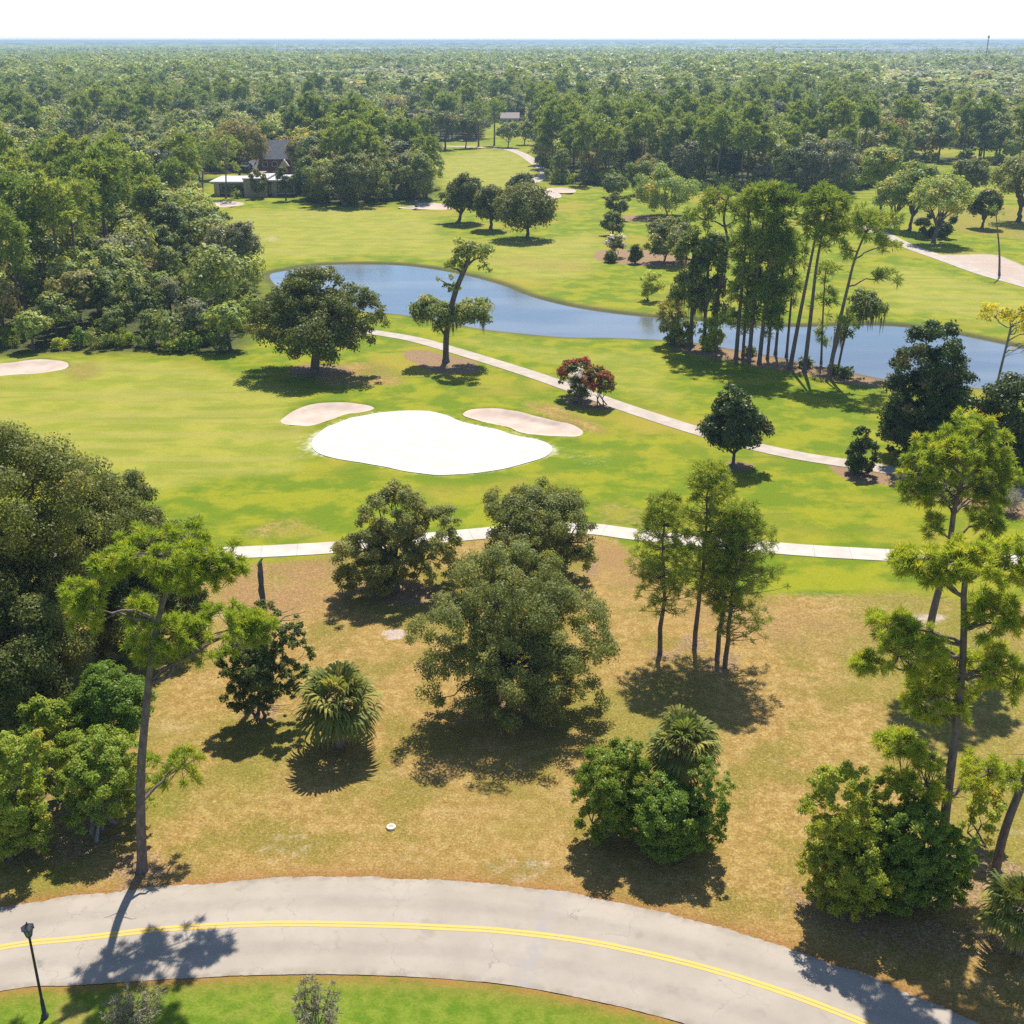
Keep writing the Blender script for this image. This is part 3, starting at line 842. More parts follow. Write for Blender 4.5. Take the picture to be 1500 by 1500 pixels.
def box_ell(x0, y0, x1, y1, Y, dy=0.0, squash=1.0):
    """crown ellipsoid whose outline fills a pixel box, standing at distance Y"""
    Yc = Y + dy
    c = on_depth((x0 + x1) / 2, (y0 + y1) / 2, Yc)
    depth = Yc * CP + (H - c[2]) * SP
    R = (x1 - x0) / 2 / F * depth
    B = (y1 - y0) / 2 / F * depth
    el = math.atan2(H - c[2], Yc)
    hz = B * B - (R * squash * math.sin(el)) ** 2
    hz = math.sqrt(max(hz, (0.38 * B) ** 2)) / math.cos(el)
    return np.array([c[0], c[1], c[2], R, hz])

def crown_mesh(name, V, Q, r, t, mat):
    return make_mesh(name, V, [Q], mat, {'rnd': ('FACE', r), 'tint': ('FACE', t)})

SEED = [100]
def nseed():
    SEED[0] += 7
    return SEED[0]

def broad(name, label, cat, base, boxes, leaves, size, mat='oak', group=None, trunk=0.3, lean=None, limbs=10, clumps=None, clump=0.24, bark='bark', under=-0.5, fork=0.35, dys=None, aspect=0.55, stems=1, lumpy=0.16, core=0.45, seed=None, squash=1.0, subs=2, skirt=None, **kw):
    """a leafy tree or shrub read off the photograph: base pixel and crown boxes"""
    seed = seed or nseed()
    if skirt is None: skirt = cat in ('shrub', 'hedge') and len(boxes[0]) == 4
    rng = np.random.default_rng(seed)
    b = at(*base)
    root = empty(name, b, label, cat, group)
    E = np.array([box_ell(*bx, b[1], (dys or [0] * len(boxes))[i], squash) for i, bx in enumerate(boxes)])
    E[:, :3] -= b
    if skirt:   # foliage down to the ground
        top = (E[:, 2] + E[:, 4]).max()
        E = np.vstack([E] + [[e[0], e[1], e[2] * 0.42, e[3] * 0.9, e[2] * 0.42] for e in E])
    low = E[:, 2] - E[:, 4]
    E[:, 2] += np.maximum(0, 0.15 - low) * 0.6
    nclump = clumps or max(30, int(leaves / 260))
    V, Q, r, t, C = leaf_cloud(E, nclump, leaves, size, seed, aspect, clump, under, lumpy=lumpy, core=core, **kw)
    keep = V[:, 2].reshape(-1, 4).min(1) > 0.03
    V = V.reshape(-1, 4, 3)[keep].reshape(-1, 3); Q = np.arange(len(V)).reshape(-1, 4); r, t = r[keep], t[keep]
    mb = MB()
    mid = E[np.argmax(E[:, 3])]
    for s in range(stems):
        a0 = np.array([0, 0, -0.15]) + (rng.normal(size=3) * [0.35, 0.35, 0] if stems > 1 else 0)
        fz = max(0.4, mid[2] * fork)
        if lean:
            P = np.array([on_depth(x, y, b[1]) - b for x, y in lean]); P[0, 2] -= 0.15
            P = smooth_line(P, 4)
        else:
            top = np.array([mid[0] * 0.5, mid[1] * 0.5, fz]) + (rng.normal(size=3) * [0.5, 0.5, 0.1] if stems > 1 else rng.normal(size=3) * [0.12, 0.12, 0] * trunk * 3)
            P = bend(a0, top, 0.0, 6, rng, trunk * 0.12)
        rr = np.linspace(trunk * 1.0, trunk * 0.72, len(P)); rr[0] *= 1.45
        if len(rr) > 2: rr[1] *= 1.06
        mb.tube(P, rr, 10)
        tip = P[-1]
        order = rng.permutation(len(C))[:max(2, limbs // stems)]
        for k in order:
            st = P[np.argmin(abs(P[:, 2] - (C[k, 2] - 0.35 * np.hypot(C[k, 0] - tip[0], C[k, 1] - tip[1]) - 0.2)))] if lean else tip + np.array([0, 0, -rng.uniform(0, 0.25) * fz * 0.5])
            L = bend(st, C[k], rng.uniform(0.02, 0.12) * np.linalg.norm(C[k] - st), 7, rng, 0.04 * np.linalg.norm(C[k] - st))
            mb.tube(L, np.linspace(trunk * 0.48, trunk * 0.08, 7), 6)
            near = np.argsort(np.linalg.norm(C - L[4], axis=1))[1:1 + subs]
            for q in near:
                mb.tube(bend(L[3], C[q], 0.1, 5, rng, 0.05), np.linspace(trunk * 0.22, trunk * 0.04, 5), 5)
    link("trunk" if stems == 1 else "stems", mb.mesh("trunk", M[bark], True), root)
    link("crown" if cat != 'shrub' else "foliage", crown_mesh("crown", V, Q, r, t, M[mat]), root)
    return root, E, C

def pine(name, label, base, trunk_px, boxes, blades=40, length=0.55, width=0.045, mat='pine', group=None, trunk=0.26, dys=None, cat='pine tree', tuft_scale=1.0, bark='pine_bark', depth_amp=1.0, top_r=0.35, seed=None, cone=0.75, trunk_dy=0.0, stubs=4, under=0.35):
    """a tall pine: trunk through pixels, needle tufts filling pixel boxes (x0, y0, x1, y1, number of tufts)"""
    seed = seed or nseed()
    rng = np.random.default_rng(seed)
    b = at(*base)
    root = empty(name, b, label, cat, group)
    P = np.array([on_depth(x, y, b[1] + trunk_dy * i / max(1, len(trunk_px) - 1)) - b for i, (x, y) in enumerate(trunk_px)])
    P[0] = (0, 0, -0.2)
    P = resample(smooth_line(P, 5), 0.8)
    mb = MB()
    rr = np.linspace(trunk, trunk * top_r, len(P)); rr[0] *= 1.35
    mb.tube(P, rr, 10)
    Cs, As = [], []
    for i, bx in enumerate(boxes):
        x0, y0, x1, y1, nt = bx
        e = box_ell(x0, y0, x1, y1, b[1], (dys or [0] * len(boxes))[i]); e[:3] -= b
        d = unit(rng.normal(size=(nt, 3)))
        flip = (d[:, 2] < 0) & (rng.uniform(size=nt) < under)
        d[flip, 2] *= -1
        rad = 0.45 + 0.5 * rng.uniform(size=nt) ** 0.6
        rad *= 1 + 0.18 * lump(d, seed + i)
        rad = np.where(rng.uniform(size=nt) < 0.28, rad * 1.25, rad)
        C = e[:3] + d * rad[:, None] * np.array([e[3], e[3] * depth_amp, e[4]]) * 0.93
        ax = unit(d * 0.7 + np.array([0, 0, 0.9]) + rng.normal(size=d.shape) * 0.25)
        Cs.append(C); As.append(ax)
        # limbs: from the trunk into the cloud, then twigs to each tuft
        nl = max(1, min(4, nt // 16))
        # mates: split tufts by angle around the cloud
        k = rng.permutation(nt)[:nl]
        hubs = e[:3] + (C[k] - e[:3]) * 0.55 - [0, 0, 0.15 * e[4]]
        for hb in hubs:
            hz = hb[2] - 0.35 * np.linalg.norm(hb[:2] - P[np.argmin(abs(P[:, 2] - hb[2])), :2])
            st = P[np.argmin(abs(P[:, 2] - hz))]
            dd = np.linalg.norm(hb - st)
            mb.tube(bend(st, hb, 0.06 * dd, 7, rng, 0.035 * dd), np.linspace(max(0.05, trunk * 0.38), trunk * 0.12, 7), 6)
        for c in C:
            hb = hubs[np.argmin(np.linalg.norm(hubs - c, axis=1))]
            mb.tube(bend(hb, c, -0.04, 4, rng, 0.06), np.linspace(trunk * 0.11, 0.012, 4), 4, False)
    for _ in range(stubs):
        q = P[rng.integers(len(P) // 4, max(len(P) // 4 + 1, len(P) * 3 // 4))]
        a = rng.uniform(0, 6.28)
        mb.tube(bend(q, q + np.array([math.cos(a), math.sin(a), rng.uniform(-0.1, 0.3)]) * rng.uniform(0.4, 1.3), 0.05, 4, rng, 0.04), np.linspace(0.035, 0.01, 4), 4, False)
    C, A = np.vstack(Cs), np.vstack(As)
    V, Q, r, t = tufts(C, A, blades, length, width, seed, cone)
    link("trunk", mb.mesh("trunk", M[bark], True), root)
    link("crown", crown_mesh("crown", V, Q, r, t, M[mat]), root)
    return root, C

def slim_pine(label, base, top, spread, group, seed, start=0.36, mat='slim_pine', blades=36, n=190, side=0.0):
    rng = np.random.default_rng(seed)
    b = at(*base)
    root = empty("slim_pine", b, label, "pine tree", group)
    tp = on_depth(top[0], top[1], b[1]) - b
    h = tp[2]
    P = bend((0, 0, -0.2), tp, 0, 12, rng, 0.07)
    mb = MB()
    mb.tube(P, np.linspace(0.19, 0.03, 12), 9)
    f = start + (1 - start) * rng.uniform(0, 1, n) ** 0.9
    f = np.sort(np.floor(f * 16) / 16 + rng.uniform(0, 0.02, n))
    a = rng.uniform(0, 6.28, n)
    env = spread * 1.35 * np.sqrt(np.clip(1 - ((f - start - 0.16) / (1.02 - start - 0.16)), 0.02, 1)) * np.where(f < start + 0.16, 0.55 + rng.uniform(0, 0.5, n), 1.0)
    rad = env * (0.35 + 0.65 * rng.uniform(size=n) ** 0.6)
    ax = np.stack([np.cos(a), np.sin(a), np.zeros(n)], 1)
    core = np.stack([np.interp(f * (len(P) - 1), np.arange(len(P)), P[:, k]) for k in range(3)], 1)
    C = core + ax * rad[:, None] + np.array([0, 0, 0.22]) * rad[:, None]
    C[:, 0] += side * rad
    for c, q, r_ in zip(C, core, rad):
        st = q - [0, 0, 0.12 * r_]
        mb.tube(bend(st, c, -0.08 * r_, 5, rng, 0.03), np.linspace(0.035, 0.01, 5), 4, False)
    # extra tufts along each branch
    C2 = core + (C - core) * rng.uniform(0.45, 0.85, n)[:, None] + rng.normal(size=C.shape) * 0.25
    C = np.vstack([C, C2]); A = unit(np.vstack([ax, ax]) * 0.7 + np.array([0, 0, 1.0]))
    V, Q, r, t = tufts(C, A, blades, 0.46, 0.042, seed, 0.7)
    link("trunk", mb.mesh("trunk", M['pine_bark'], True), root)
    link("crown", crown_mesh("crown", V, Q, r, t, M[mat]), root)
    return root

def palm(label, base, box, seed, fronds=56, group=None, trunk_r=0.24, scale=1.0, name="cabbage_palm"):
    """fan palm: trunk with old boots, fans around the top, dead skirt below"""
    rng = np.random.default_rng(seed)
    b = at(*base)
    root = empty(name, b, label, "palm tree", group)
    e = box_ell(*box, b[1]); e[:3] -= b
    R = e[3] * scale
    hub = np.array([e[0], 0, max(e[2] - 0.10 * R, 0.7)])
    mb = MB()
    P = bend((0, 0, -0.15), hub, 0, 6, rng, 0.05)
    mb.tube(P, np.linspace(trunk_r * 1.15, trunk_r * 0.9, 6), 12)
    for q in range(36):      # boots: the stubs of old leaf stalks
        z = rng.uniform(0.3, 1.0); a = rng.uniform(0, 6.28)
        c = P[0] * (1 - z) + P[-1] * z
        d = np.array([math.cos(a), math.sin(a), 0.0])
        mb.tube([c + d * trunk_r * 0.7, c + d * (trunk_r + 0.16) + [0, 0, 0.22]], [0.07, 0.03], 5)
    link("trunk", mb.mesh("trunk", M['pine_bark'], True), root)
    def fans(n, el0, el1, pet, blade, seg, droop):
        VV, QQ, rr, tt, k = [], [], [], [], 0
        pt = MB()
        for i in range(n):
            a = i * 2.39996 + rng.uniform(-0.3, 0.3)
            el = math.radians(el0 + (el1 - el0) * (i / max(1, n - 1)) + rng.uniform(-8, 8))
            d = np.array([math.cos(a) * math.cos(el), math.sin(a) * math.cos(el), math.sin(el)])
            side = unit(np.cross(d, [0, 0, 1.0]) + 1e-6)
            nrm = unit(np.cross(side, d))
            pl = pet * rng.uniform(0.8, 1.15)
            tip = hub + d * pl + [0, 0, -0.10 * pl]
            pt.tube(bend(hub + d * 0.15, tip, 0.06 * pl, 5), [0.03, 0.026, 0.022, 0.02, 0.016], 4, False)
            bl = blade * rng.uniform(0.8, 1.15)
            ti = rng.uniform(0, 1)
            an = np.radians(np.linspace(-118, 118, seg)) + rng.normal(size=seg) * 0.03
            for th in an:
                u = d * math.cos(th) + side * math.sin(th)
                u = unit(u + nrm * (-0.25 * abs(math.sin(th)) + rng.normal() * 0.07))
                l = bl * (0.72 + 0.28 * math.cos(th)) * rng.uniform(0.9, 1.08)
                wd = unit(np.cross(u, nrm)) * 0.062 * (bl / 1.2)
                p1 = tip + u * l * 0.5; p2 = tip + u * l * 0.80 + [0, 0, -droop * l * 0.10]; p3 = tip + u * l + [0, 0, -droop * l * 0.34]
                VV += [tip - wd * 0.2, p1 - wd, p1 + wd, tip + wd * 0.2, p1 - wd, p2 - wd * 0.8, p2 + wd * 0.8, p1 + wd, p2 - wd * 0.8, p3, p3 + wd * 0.05, p2 + wd * 0.8]
                for _ in range(3):
                    QQ.append((k, k + 1, k + 2, k + 3)); k += 4; rr.append(rng.uniform()); tt.append(ti)
        return np.array(VV), np.array(QQ), np.array(rr), np.array(tt), pt
    V, Q, r, t, pt = fans(fronds, 82, -38, 0.50 * R, 0.56 * R, 24, 1.0)
    cr = link("crown", crown_mesh("crown", V, Q, r, t, M['palm']), root)
    link("leaf_stalks", pt.mesh("leaf_stalks", M['leafstalk'], True), cr)
    V, Q, r, t, pt = fans(14, -50, -82, 0.34 * R, 0.44 * R, 16, 0.6)
    link("dead_skirt", crown_mesh("dead_skirt", V, Q, r, t, M['palm_dead']), root)
    return root

def blossoms(root, E, n, size, mat, seed, name="blossoms", upper=0.1, clumps=40):
    V, Q, r, t, C = leaf_cloud(E, clumps, n, size, seed, 0.7, 0.16, 0.0, core=0.92, up=0.3)
    link(name, crown_mesh(name, V, Q, r, t, M[mat]), root)

def moss(root, C, n, length, seed, k=16):
    """beards of grey moss, each one a part"""
    rng = np.random.default_rng(seed)
    for i in range(n):
        c = C[rng.integers(len(C))] + rng.normal(size=3) * 0.4
        VV, rr = [], []
        for q in range(k):
            p = c + rng.normal(size=3) * [0.20, 0.20, 0.22]
            L = length * rng.uniform(0.4, 1.0)
            a = rng.uniform(0, 6.28); s = np.array([math.cos(a), math.sin(a), 0]) * 0.06
            VV += [p - s, p + s, p + s * 0.2 - [0, 0, L], p - s * 0.2 - [0, 0, L]]; rr.append(rng.uniform())
        V = np.array(VV)
        V[:, 2] = np.maximum(V[:, 2], 0.3)
        link("moss_beard", crown_mesh("moss_beard", V, np.arange(len(V)).reshape(-1, 4), rr, rr, M['moss']), root)

M['leafstalk'] = plain("leaf_stalks", (0.16, 0.17, 0.06), (0.22, 0.20, 0.09))

# ------------------------------------------------------------------ trees of the foreground lot
broad("live_oak", "huge dark live oak filling the left side, tallest crown left of the green", "oak tree", (25, 1020), [(-190, 592, 150, 860), (-60, 640, 225, 900), (-200, 760, 120, 1010)], 190000, 0.20, 'oak', trunk=0.55, limbs=16, clumps=520, clump=0.17, under=-0.8, dys=[0, 3, -3], seed=11, skirt=True)
broad("live_oak", "dark live oak directly behind the left pine's crown", "oak tree", (205, 965), [(80, 690, 262, 900), (180, 760, 322, 900), (100, 800, 240, 960)], 120000, 0.20, 'oak', trunk=0.45, limbs=12, clumps=340, clump=0.18, under=-0.8, dys=[2, 3, -1], seed=12, skirt=True)
broad("live_oak", "shaded oak at the left edge below the huge live oak", "oak tree", (40, 1090), [(-110, 850, 130, 1060)], 70000, 0.20, 'oak', trunk=0.4, limbs=10, clumps=220, clump=0.2, seed=13, skirt=True)
broad("leafy_shrub", "bright green rounded tree beside the left pine trunk", "small tree", (165, 1140), [(88, 978, 232, 1110)], 60000, 0.15, 'shrub_dark', trunk=0.15, stems=3, limbs=9, clump=0.13, clumps=330, seed=14, lumpy=0.24)
broad("leafy_shrub", "yellowish green shrub with bare grey branches left of the pine trunk", "shrub", (150, 1210), [(60, 1060, 215, 1190), (150, 1080, 235, 1180)], 46000, 0.15, 'shrub_yellow', trunk=0.10, stems=5, limbs=20, clump=0.12, clumps=360, bark='dead_bark', seed=15, lumpy=0.28)
broad("leafy_shrub", "yellowish green shrub mass cut by the left edge of the photo", "shrub", (10, 1250), [(-70, 1060, 75, 1230), (-40, 1150, 80, 1260)], 52000, 0.15, 'shrub_yellow', trunk=0.10, stems=5, limbs=14, clump=0.12, clumps=420, seed=16, lumpy=0.28)
broad("leafy_shrub", "shrub between the left edge mass and the bright green tree", "shrub", (85, 1170), [(20, 1010, 120, 1140)], 15000, 0.22, 'shrub', trunk=0.10, stems=4, limbs=10, clump=0.2, seed=17)

pine("tall_pine", "tall left pine with yellow green tufts standing at the road edge", (208, 1275),
     [(208, 1275), (206, 1190), (207, 1120), (213, 1050), (220, 980), (232, 905), (248, 855), (255, 815)],
     [(165, 774, 320, 822, 60), (143, 803, 210, 856, 40), (200, 808, 302, 876, 56), (284, 800, 355, 868, 46), (88, 850, 158, 926, 40), (180, 872, 240, 925, 22), (187, 890, 302, 985, 62), (250, 875, 376, 980, 70), (330, 888, 405, 946, 40), (222, 1092, 298, 1160, 26)],
     blades=120, length=0.44, width=0.034, trunk=0.27, dys=[-0.8, -0.6, 0.2, 0.8, -1.2, 0.8, 1.4, 2.2, 2.6, 2.6], top_r=0.4, seed=21, trunk_dy=0.6)

# dead snag with the small tree below it
bs = at(388, 1035)
rt = empty("dead_snag", at(391, 1000), "bare dead trunk standing above a small tree left of centre", "dead tree")
mb = MB(); rng = np.random.default_rng(31)
P = np.array([on_depth(x, y, rt.location[1]) - np.array(rt.location) for x, y in [(391, 1000), (389, 950), (386, 900), (383, 860), (380, 825)]]); P[0] = (0, 0, -0.2)
P = resample(smooth_line(P, 5), 0.35); P[1:-1] += rng.normal(size=(len(P) - 2, 3)) * 0.03
mb.tube(P, np.linspace(0.28, 0.17, len(P)) * (1 + 0.12 * np.sin(np.arange(len(P)) * 2.1)), 9)
link("trunk", mb.mesh("trunk", M['snag_bark'], True), rt)
mb = MB()
mb.tube(bend(P[-1] - [0, 0, 0.05], P[-1] + [0.25, 0, 0.35], 0.08, 4), [0.12, 0.10, 0.07, 0.03], 7)
link("broken_top", mb.mesh("broken_top", M['dead_bark'], True), rt)
mb = MB()
mb.tube(bend(P[len(P) * 6 // 10], P[len(P) * 6 // 10] + [-0.45, 0.1, 0.45], 0, 4), [0.07, 0.06, 0.045, 0.02], 6)
link("branch_stub", mb.mesh("branch_stub", M['dead_bark'], True), rt)
mb = MB()
for tx, ty in ((440, 908), (452, 895), (432, 890), (446, 918)):
    mb.tube(bend(P[len(P) // 2], on_depth(tx, ty, rt.location[1]) - np.array(rt.location), 0.1, 7, rng, 0.08), np.linspace(0.06, 0.012, 7), 5)
link("broken_branches", mb.mesh("broken_branches", M['dead_bark'], True), rt)
broad("leafy_shrub", "small loose tree growing round the dead snag", "small tree", (380, 1050), [(322, 935, 415, 1030), (365, 880, 425, 970), (395, 905, 462, 1000)], 46000, 0.16, 'oak', trunk=0.11, stems=4, limbs=12, clump=0.16, clumps=300, dys=[-0.5, 0.8, 0], seed=32, skirt=True)

broad("live_oak", "spreading oak at the cart path, left one of the pair behind the central oak", "oak tree", (580, 862), [(520, 704, 640, 800), (478, 770, 590, 858), (590, 738, 690, 840)], 75000, 0.19, 'oak_grey', "oaks between the lawn and the green", trunk=0.28, limbs=14, clumps=330, clump=0.17, under=-0.85, flat=0.9, dys=[1, -1, 0.5], seed=41, skirt=True)
broad("live_oak", "spreading oak at the cart path, right one of the pair behind the central oak", "oak tree", (815, 850), [(710, 708, 862, 785), (800, 745, 886, 838), (720, 750, 820, 830)], 75000, 0.19, 'oak_grey', "oaks between the lawn and the green", trunk=0.28, limbs=14, clumps=330, clump=0.17, under=-0.85, flat=0.9, dys=[1.5, 0, -1], seed=42, skirt=True)
broad("live_oak", "wide see-through grey green oak in the centre of the dry lawn", "oak tree", (748, 1035), [(640, 775, 845, 925), (582, 850, 760, 985), (730, 840, 916, 1000), (655, 900, 850, 1035)], 140000, 0.155, 'oak_grey', "oaks between the lawn and the green", trunk=0.27, limbs=24, clumps=620, clump=0.15, under=-0.85, flat=0.95, dys=[1.5, -0.5, 0, -1.0], fork=0.3, seed=43, lumpy=0.22, subs=2, skirt=True)

palm("full fan palm standing alone left of the central oak", (497, 1092), (428, 962, 564, 1082), 51, 44, scale=1.0)
palm("tall fan palm rising out of the round green bushes", (1003, 1200), (942, 1018, 1064, 1150), 52, 42, scale=1.0)
broad("leafy_shrub", "round bright green bush left of the palm", "shrub", (900, 1222), [(834, 1074, 960, 1205), (880, 1100, 985, 1225)], 70000, 0.13, 'shrub', "bushes round the tall palm", trunk=0.08, stems=6, limbs=18, clump=0.13, clumps=520, seed=53, under=-0.9)
broad("leafy_shrub", "deep green bush spreading in front of the palm", "shrub", (1003, 1250), [(915, 1130, 1052, 1248), (1000, 1105, 1078, 1235)], 80000, 0.13, 'shrub_dark', "bushes round the tall palm", trunk=0.08, stems=6, limbs=18, clump=0.13, clumps=560, seed=54, under=-0.9)

G4 = "slim pines right of the central oak"
slim_pine("leftmost of the four slim pines, standing a little apart", (967, 958), (975, 722), 1.95, G4, 61, 0.34)
slim_pine("tallest of the four slim pines, second from left", (1018, 945), (1042, 677), 2.25, G4, 62, 0.34, n=210)
slim_pine("third slim pine from the left with a thin bare trunk", (1050, 968), (1072, 735), 1.8, G4, 63, 0.36)
slim_pine("rightmost of the four slim pines with low branches reaching right", (1062, 978), (1088, 738), 2.1, G4, 64, 0.20, side=0.45)

# right side
pine("tall_pine", "large right pine with spreading yellow green crown behind the tall shrubs", (1376, 1285),
     [(1376, 1285), (1385, 1190), (1395, 1110), (1404, 1040), (1410, 970), (1412, 910), (1412, 860), (1420, 825)],
     [(1305, 798, 1392, 862, 66), (1366, 785, 1452, 852, 75), (1436, 788, 1532, 866, 81), (1406, 868, 1506, 946, 72), (1266, 892, 1350, 948, 51), (1246, 955, 1296, 993, 24), (1284, 912, 1386, 998, 69), (1334, 940, 1428, 1025, 66), (1422, 948, 1506, 1025, 57), (1322, 992, 1430, 1070, 66), (1278, 1062, 1364, 1115, 45), (1300, 1100, 1398, 1190, 60), (1404, 1100, 1468, 1163, 36)],
     blades=110, length=0.44, width=0.034, trunk=0.27, dys=[0.8, 0, 0.4, -0.4, 0.6, 0.6, -0.6, 0.8, -0.8, 0.4, 0.5, -0.3, 0.6], top_r=0.45, seed=71)
pine("tall_pine", "round crowned pine on the right behind the large one", (1357, 955),
     [(1357, 955), (1365, 905), (1380, 845), (1392, 790), (1398, 745), (1408, 710), (1415, 680)],
     [(1312, 640, 1400, 720, 60), (1375, 606, 1480, 690, 75), (1420, 650, 1496, 745, 60), (1312, 700, 1372, 745, 26), (1425, 735, 1475, 800, 34), (1352, 752, 1382, 790, 12), (1335, 680, 1480, 755, 70), (1345, 630, 1440, 700, 50)],
     blades=110, length=0.55, width=0.045, trunk=0.29, dys=[0, 0.5, 0, 0, 0.5, 0, 1.2, -1.0], top_r=0.45, seed=72)
pine("tall_pine", "leaning pine trunk at the right edge beside the low palm", (1456, 1285),
     [(1456, 1285), (1468, 1230), (1485, 1180), (1510, 1120), (1535, 1050), (1560, 960), (1580, 880)],
     [(1460, 1120, 1520, 1170, 16), (1520, 860, 1660, 960, 70), (1540, 780, 1640, 880, 60)],
     blades=120, length=0.46, width=0.034, trunk=0.25, dys=[0.6, 0, 0], seed=73)
broad("leafy_shrub", "tall loose green shrub, left part of the clump below the right pine", "shrub", (1255, 1320), [(1172, 1110, 1290, 1230), (1180, 1190, 1330, 1310)], 85000, 0.14, 'shrub', "shrubs below the large right pine", trunk=0.08, stems=7, limbs=21, clump=0.12, clumps=620, seed=74, under=-0.9, lumpy=0.26)
broad("leafy_shrub", "darker green shrub round the foot of the right pine", "shrub", (1345, 1330), [(1270, 1160, 1400, 1310), (1340, 1190, 1440, 1320)], 85000, 0.14, 'shrub_dark', "shrubs below the large right pine", trunk=0.08, stems=7, limbs=21, clump=0.12, clumps=620, seed=75, under=-0.9, lumpy=0.26)
broad("leafy_shrub", "mid green ragged shrub between the two larger shrubs below the right pine", "shrub", (1300, 1318), [(1232, 1150, 1330, 1290), (1275, 1120, 1345, 1230)], 50000, 0.14, 'shrub', "shrubs below the large right pine", trunk=0.08, stems=6, limbs=18, clump=0.12, clumps=420, seed=78, under=-0.9, lumpy=0.34, dys=[0.5, 1.2])
broad("leafy_shrub", "yellow green sapling right of the large right pine's trunk", "shrub", (1440, 1235), [(1400, 1130, 1475, 1215)], 5000, 0.2, 'shrub_yellow', trunk=0.06, stems=3, limbs=8, clump=0.24, seed=76, lumpy=0.3)
palm("low ragged fan palm cut by the right edge", (1490, 1395), (1432, 1250, 1560, 1400), 77, 34, scale=1.0)

# far side of the lawn, below the green
broad("magnolia", "neat dark magnolia standing alone beside the middle cart path", "magnolia tree", (1073, 683), [(1030, 590, 1127, 662), (1042, 565, 1108, 625)], 26000, 0.32, 'magnolia', trunk=0.2, limbs=8, clump=0.2, clumps=170, under=-0.9, seed=81, core=0.6)
broad("conical_shrub", "small dark egg-shaped evergreen on the mulch bed", "shrub", (1262, 694), [(1239, 640, 1286, 694), (1246, 623, 1278, 665)], 9000, 0.26, 'magnolia', trunk=0.12, limbs=4, clump=0.22, clumps=60, seed=82, core=0.7, lumpy=0.05, under=-0.95)
broad("magnolia", "broad dark magnolia at the pond edge right of the egg-shaped evergreen", "magnolia tree", (1358, 672), [(1302, 470, 1424, 570), (1296, 505, 1428, 620), (1296, 540, 1432, 660), (1284, 590, 1360, 660)], 52000, 0.34, 'magnolia', trunk=0.3, limbs=6, clump=0.19, clumps=300, skirt=True, seed=83, under=-0.9, core=0.55)
broad("magnolia", "dark magnolia cut by the right edge below the yellow flowering tree", "magnolia tree", (1495, 690), [(1425, 530, 1580, 680)], 44000, 0.34, 'magnolia', trunk=0.3, limbs=6, clump=0.19, clumps=240, skirt=True, seed=84, under=-0.9, core=0.55)
r_, E_, C_ = broad("flowering_tree", "slender bare tree topped with bright yellow flowers at the right edge", "flowering tree", (1446, 640), [(1430, 445, 1490, 480), (1470, 450, 1545, 500), (1480, 495, 1520, 530)], 2600, 0.32, 'yellow', trunk=0.15, lean=[(1446, 640), (1455, 590), (1466, 540), (1476, 500), (1484, 465)], limbs=16, clump=0.3, clumps=50, bark='dead_bark', seed=85, lumpy=0.25)
broad("flowering_shrub", "low bright yellow flowering shrub behind the round crowned pine", "shrub", (1452, 655), [(1418, 598, 1474, 625)], 900, 0.32, 'yellow', trunk=0.05, stems=3, limbs=6, clump=0.3, seed=86)
broad("grass_clump", "dry straw-coloured ornamental grass clump on the right mulch bed", "grass clump", (1478, 752), [(1462, 722, 1494, 752)], 900, 0.9, 'dry_twigs', trunk=0.04, stems=3, limbs=3, aspect=0.06, clump=0.4, seed=87)
for bx, by, w_, h_, lb in ((1330, 685, 24, 26, "low dark shrub on the mulch beside the path end"), (1395, 735, 16, 20, "tiny grey shrub on the mulch behind the pine trunk")):
    broad("leafy_shrub", lb, "shrub", (bx, by), [(bx - w_, by - h_, bx + w_, by)], 1500, 0.3, 'oak_grey', trunk=0.05, stems=3, limbs=4, clump=0.28, under=-0.9)

CM = "crepe myrtles beside the middle cart path"
for lb, b_, bx, mat, sd in (("red flowering crepe myrtle, taller one behind the white one", (842, 580), (816, 522, 874, 578), 'red', 91),
                            ("white flowering crepe myrtle between the two red ones", (850, 590), (832, 540, 868, 588), 'white_flower', 92),
                            ("red flowering crepe myrtle, right one of the group", (880, 594), (853, 537, 902, 592), 'red', 93)):
    r_, E_, C_ = broad("crepe_myrtle", lb, "crepe myrtle", b_, [bx], 3600, 0.32, 'oak', CM, trunk=0.08, stems=4, limbs=12, clump=0.22, clumps=50, seed=sd)
    blossoms(r_, E_, 1700 if mat == 'red' else 900, 0.34, mat, sd, clumps=46)

# crooked tree beside the pond
r_, E_, C_ = broad("crooked_tree", "tall crooked tree hung with moss standing before the pond", "tree", (653, 530), [(655, 351, 724, 396), (640, 368, 690, 408), (638, 400, 678, 436), (594, 434, 664, 488), (628, 442, 690, 500), (655, 434, 728, 490), (690, 383, 728, 406)], 16000, 0.40, 'forest', trunk=0.42,
    lean=[(653, 530), (654, 490), (660, 455), (668, 425), (678, 400), (686, 378), (680, 362)], limbs=16, clump=0.26, clumps=150, subs=1, bark='bark', seed=95, lumpy=0.3, fork=0.5)
moss(r_, C_[C_[:, 2] < 9], 34, 1.5, 96)

broad("live_oak", "broad dark oak before the woods, left of the crooked tree", "oak tree", (461, 545), [(365, 420, 500, 510), (400, 393, 525, 470), (460, 425, 568, 512), (390, 455, 535, 528)], 62000, 0.38, 'oak', trunk=0.65, limbs=12, clumps=330, under=-0.8, clump=0.19, dys=[2, 3, 0, -1], seed=97, fork=0.3, lean=[(461, 545), (462, 528), (464, 510)])

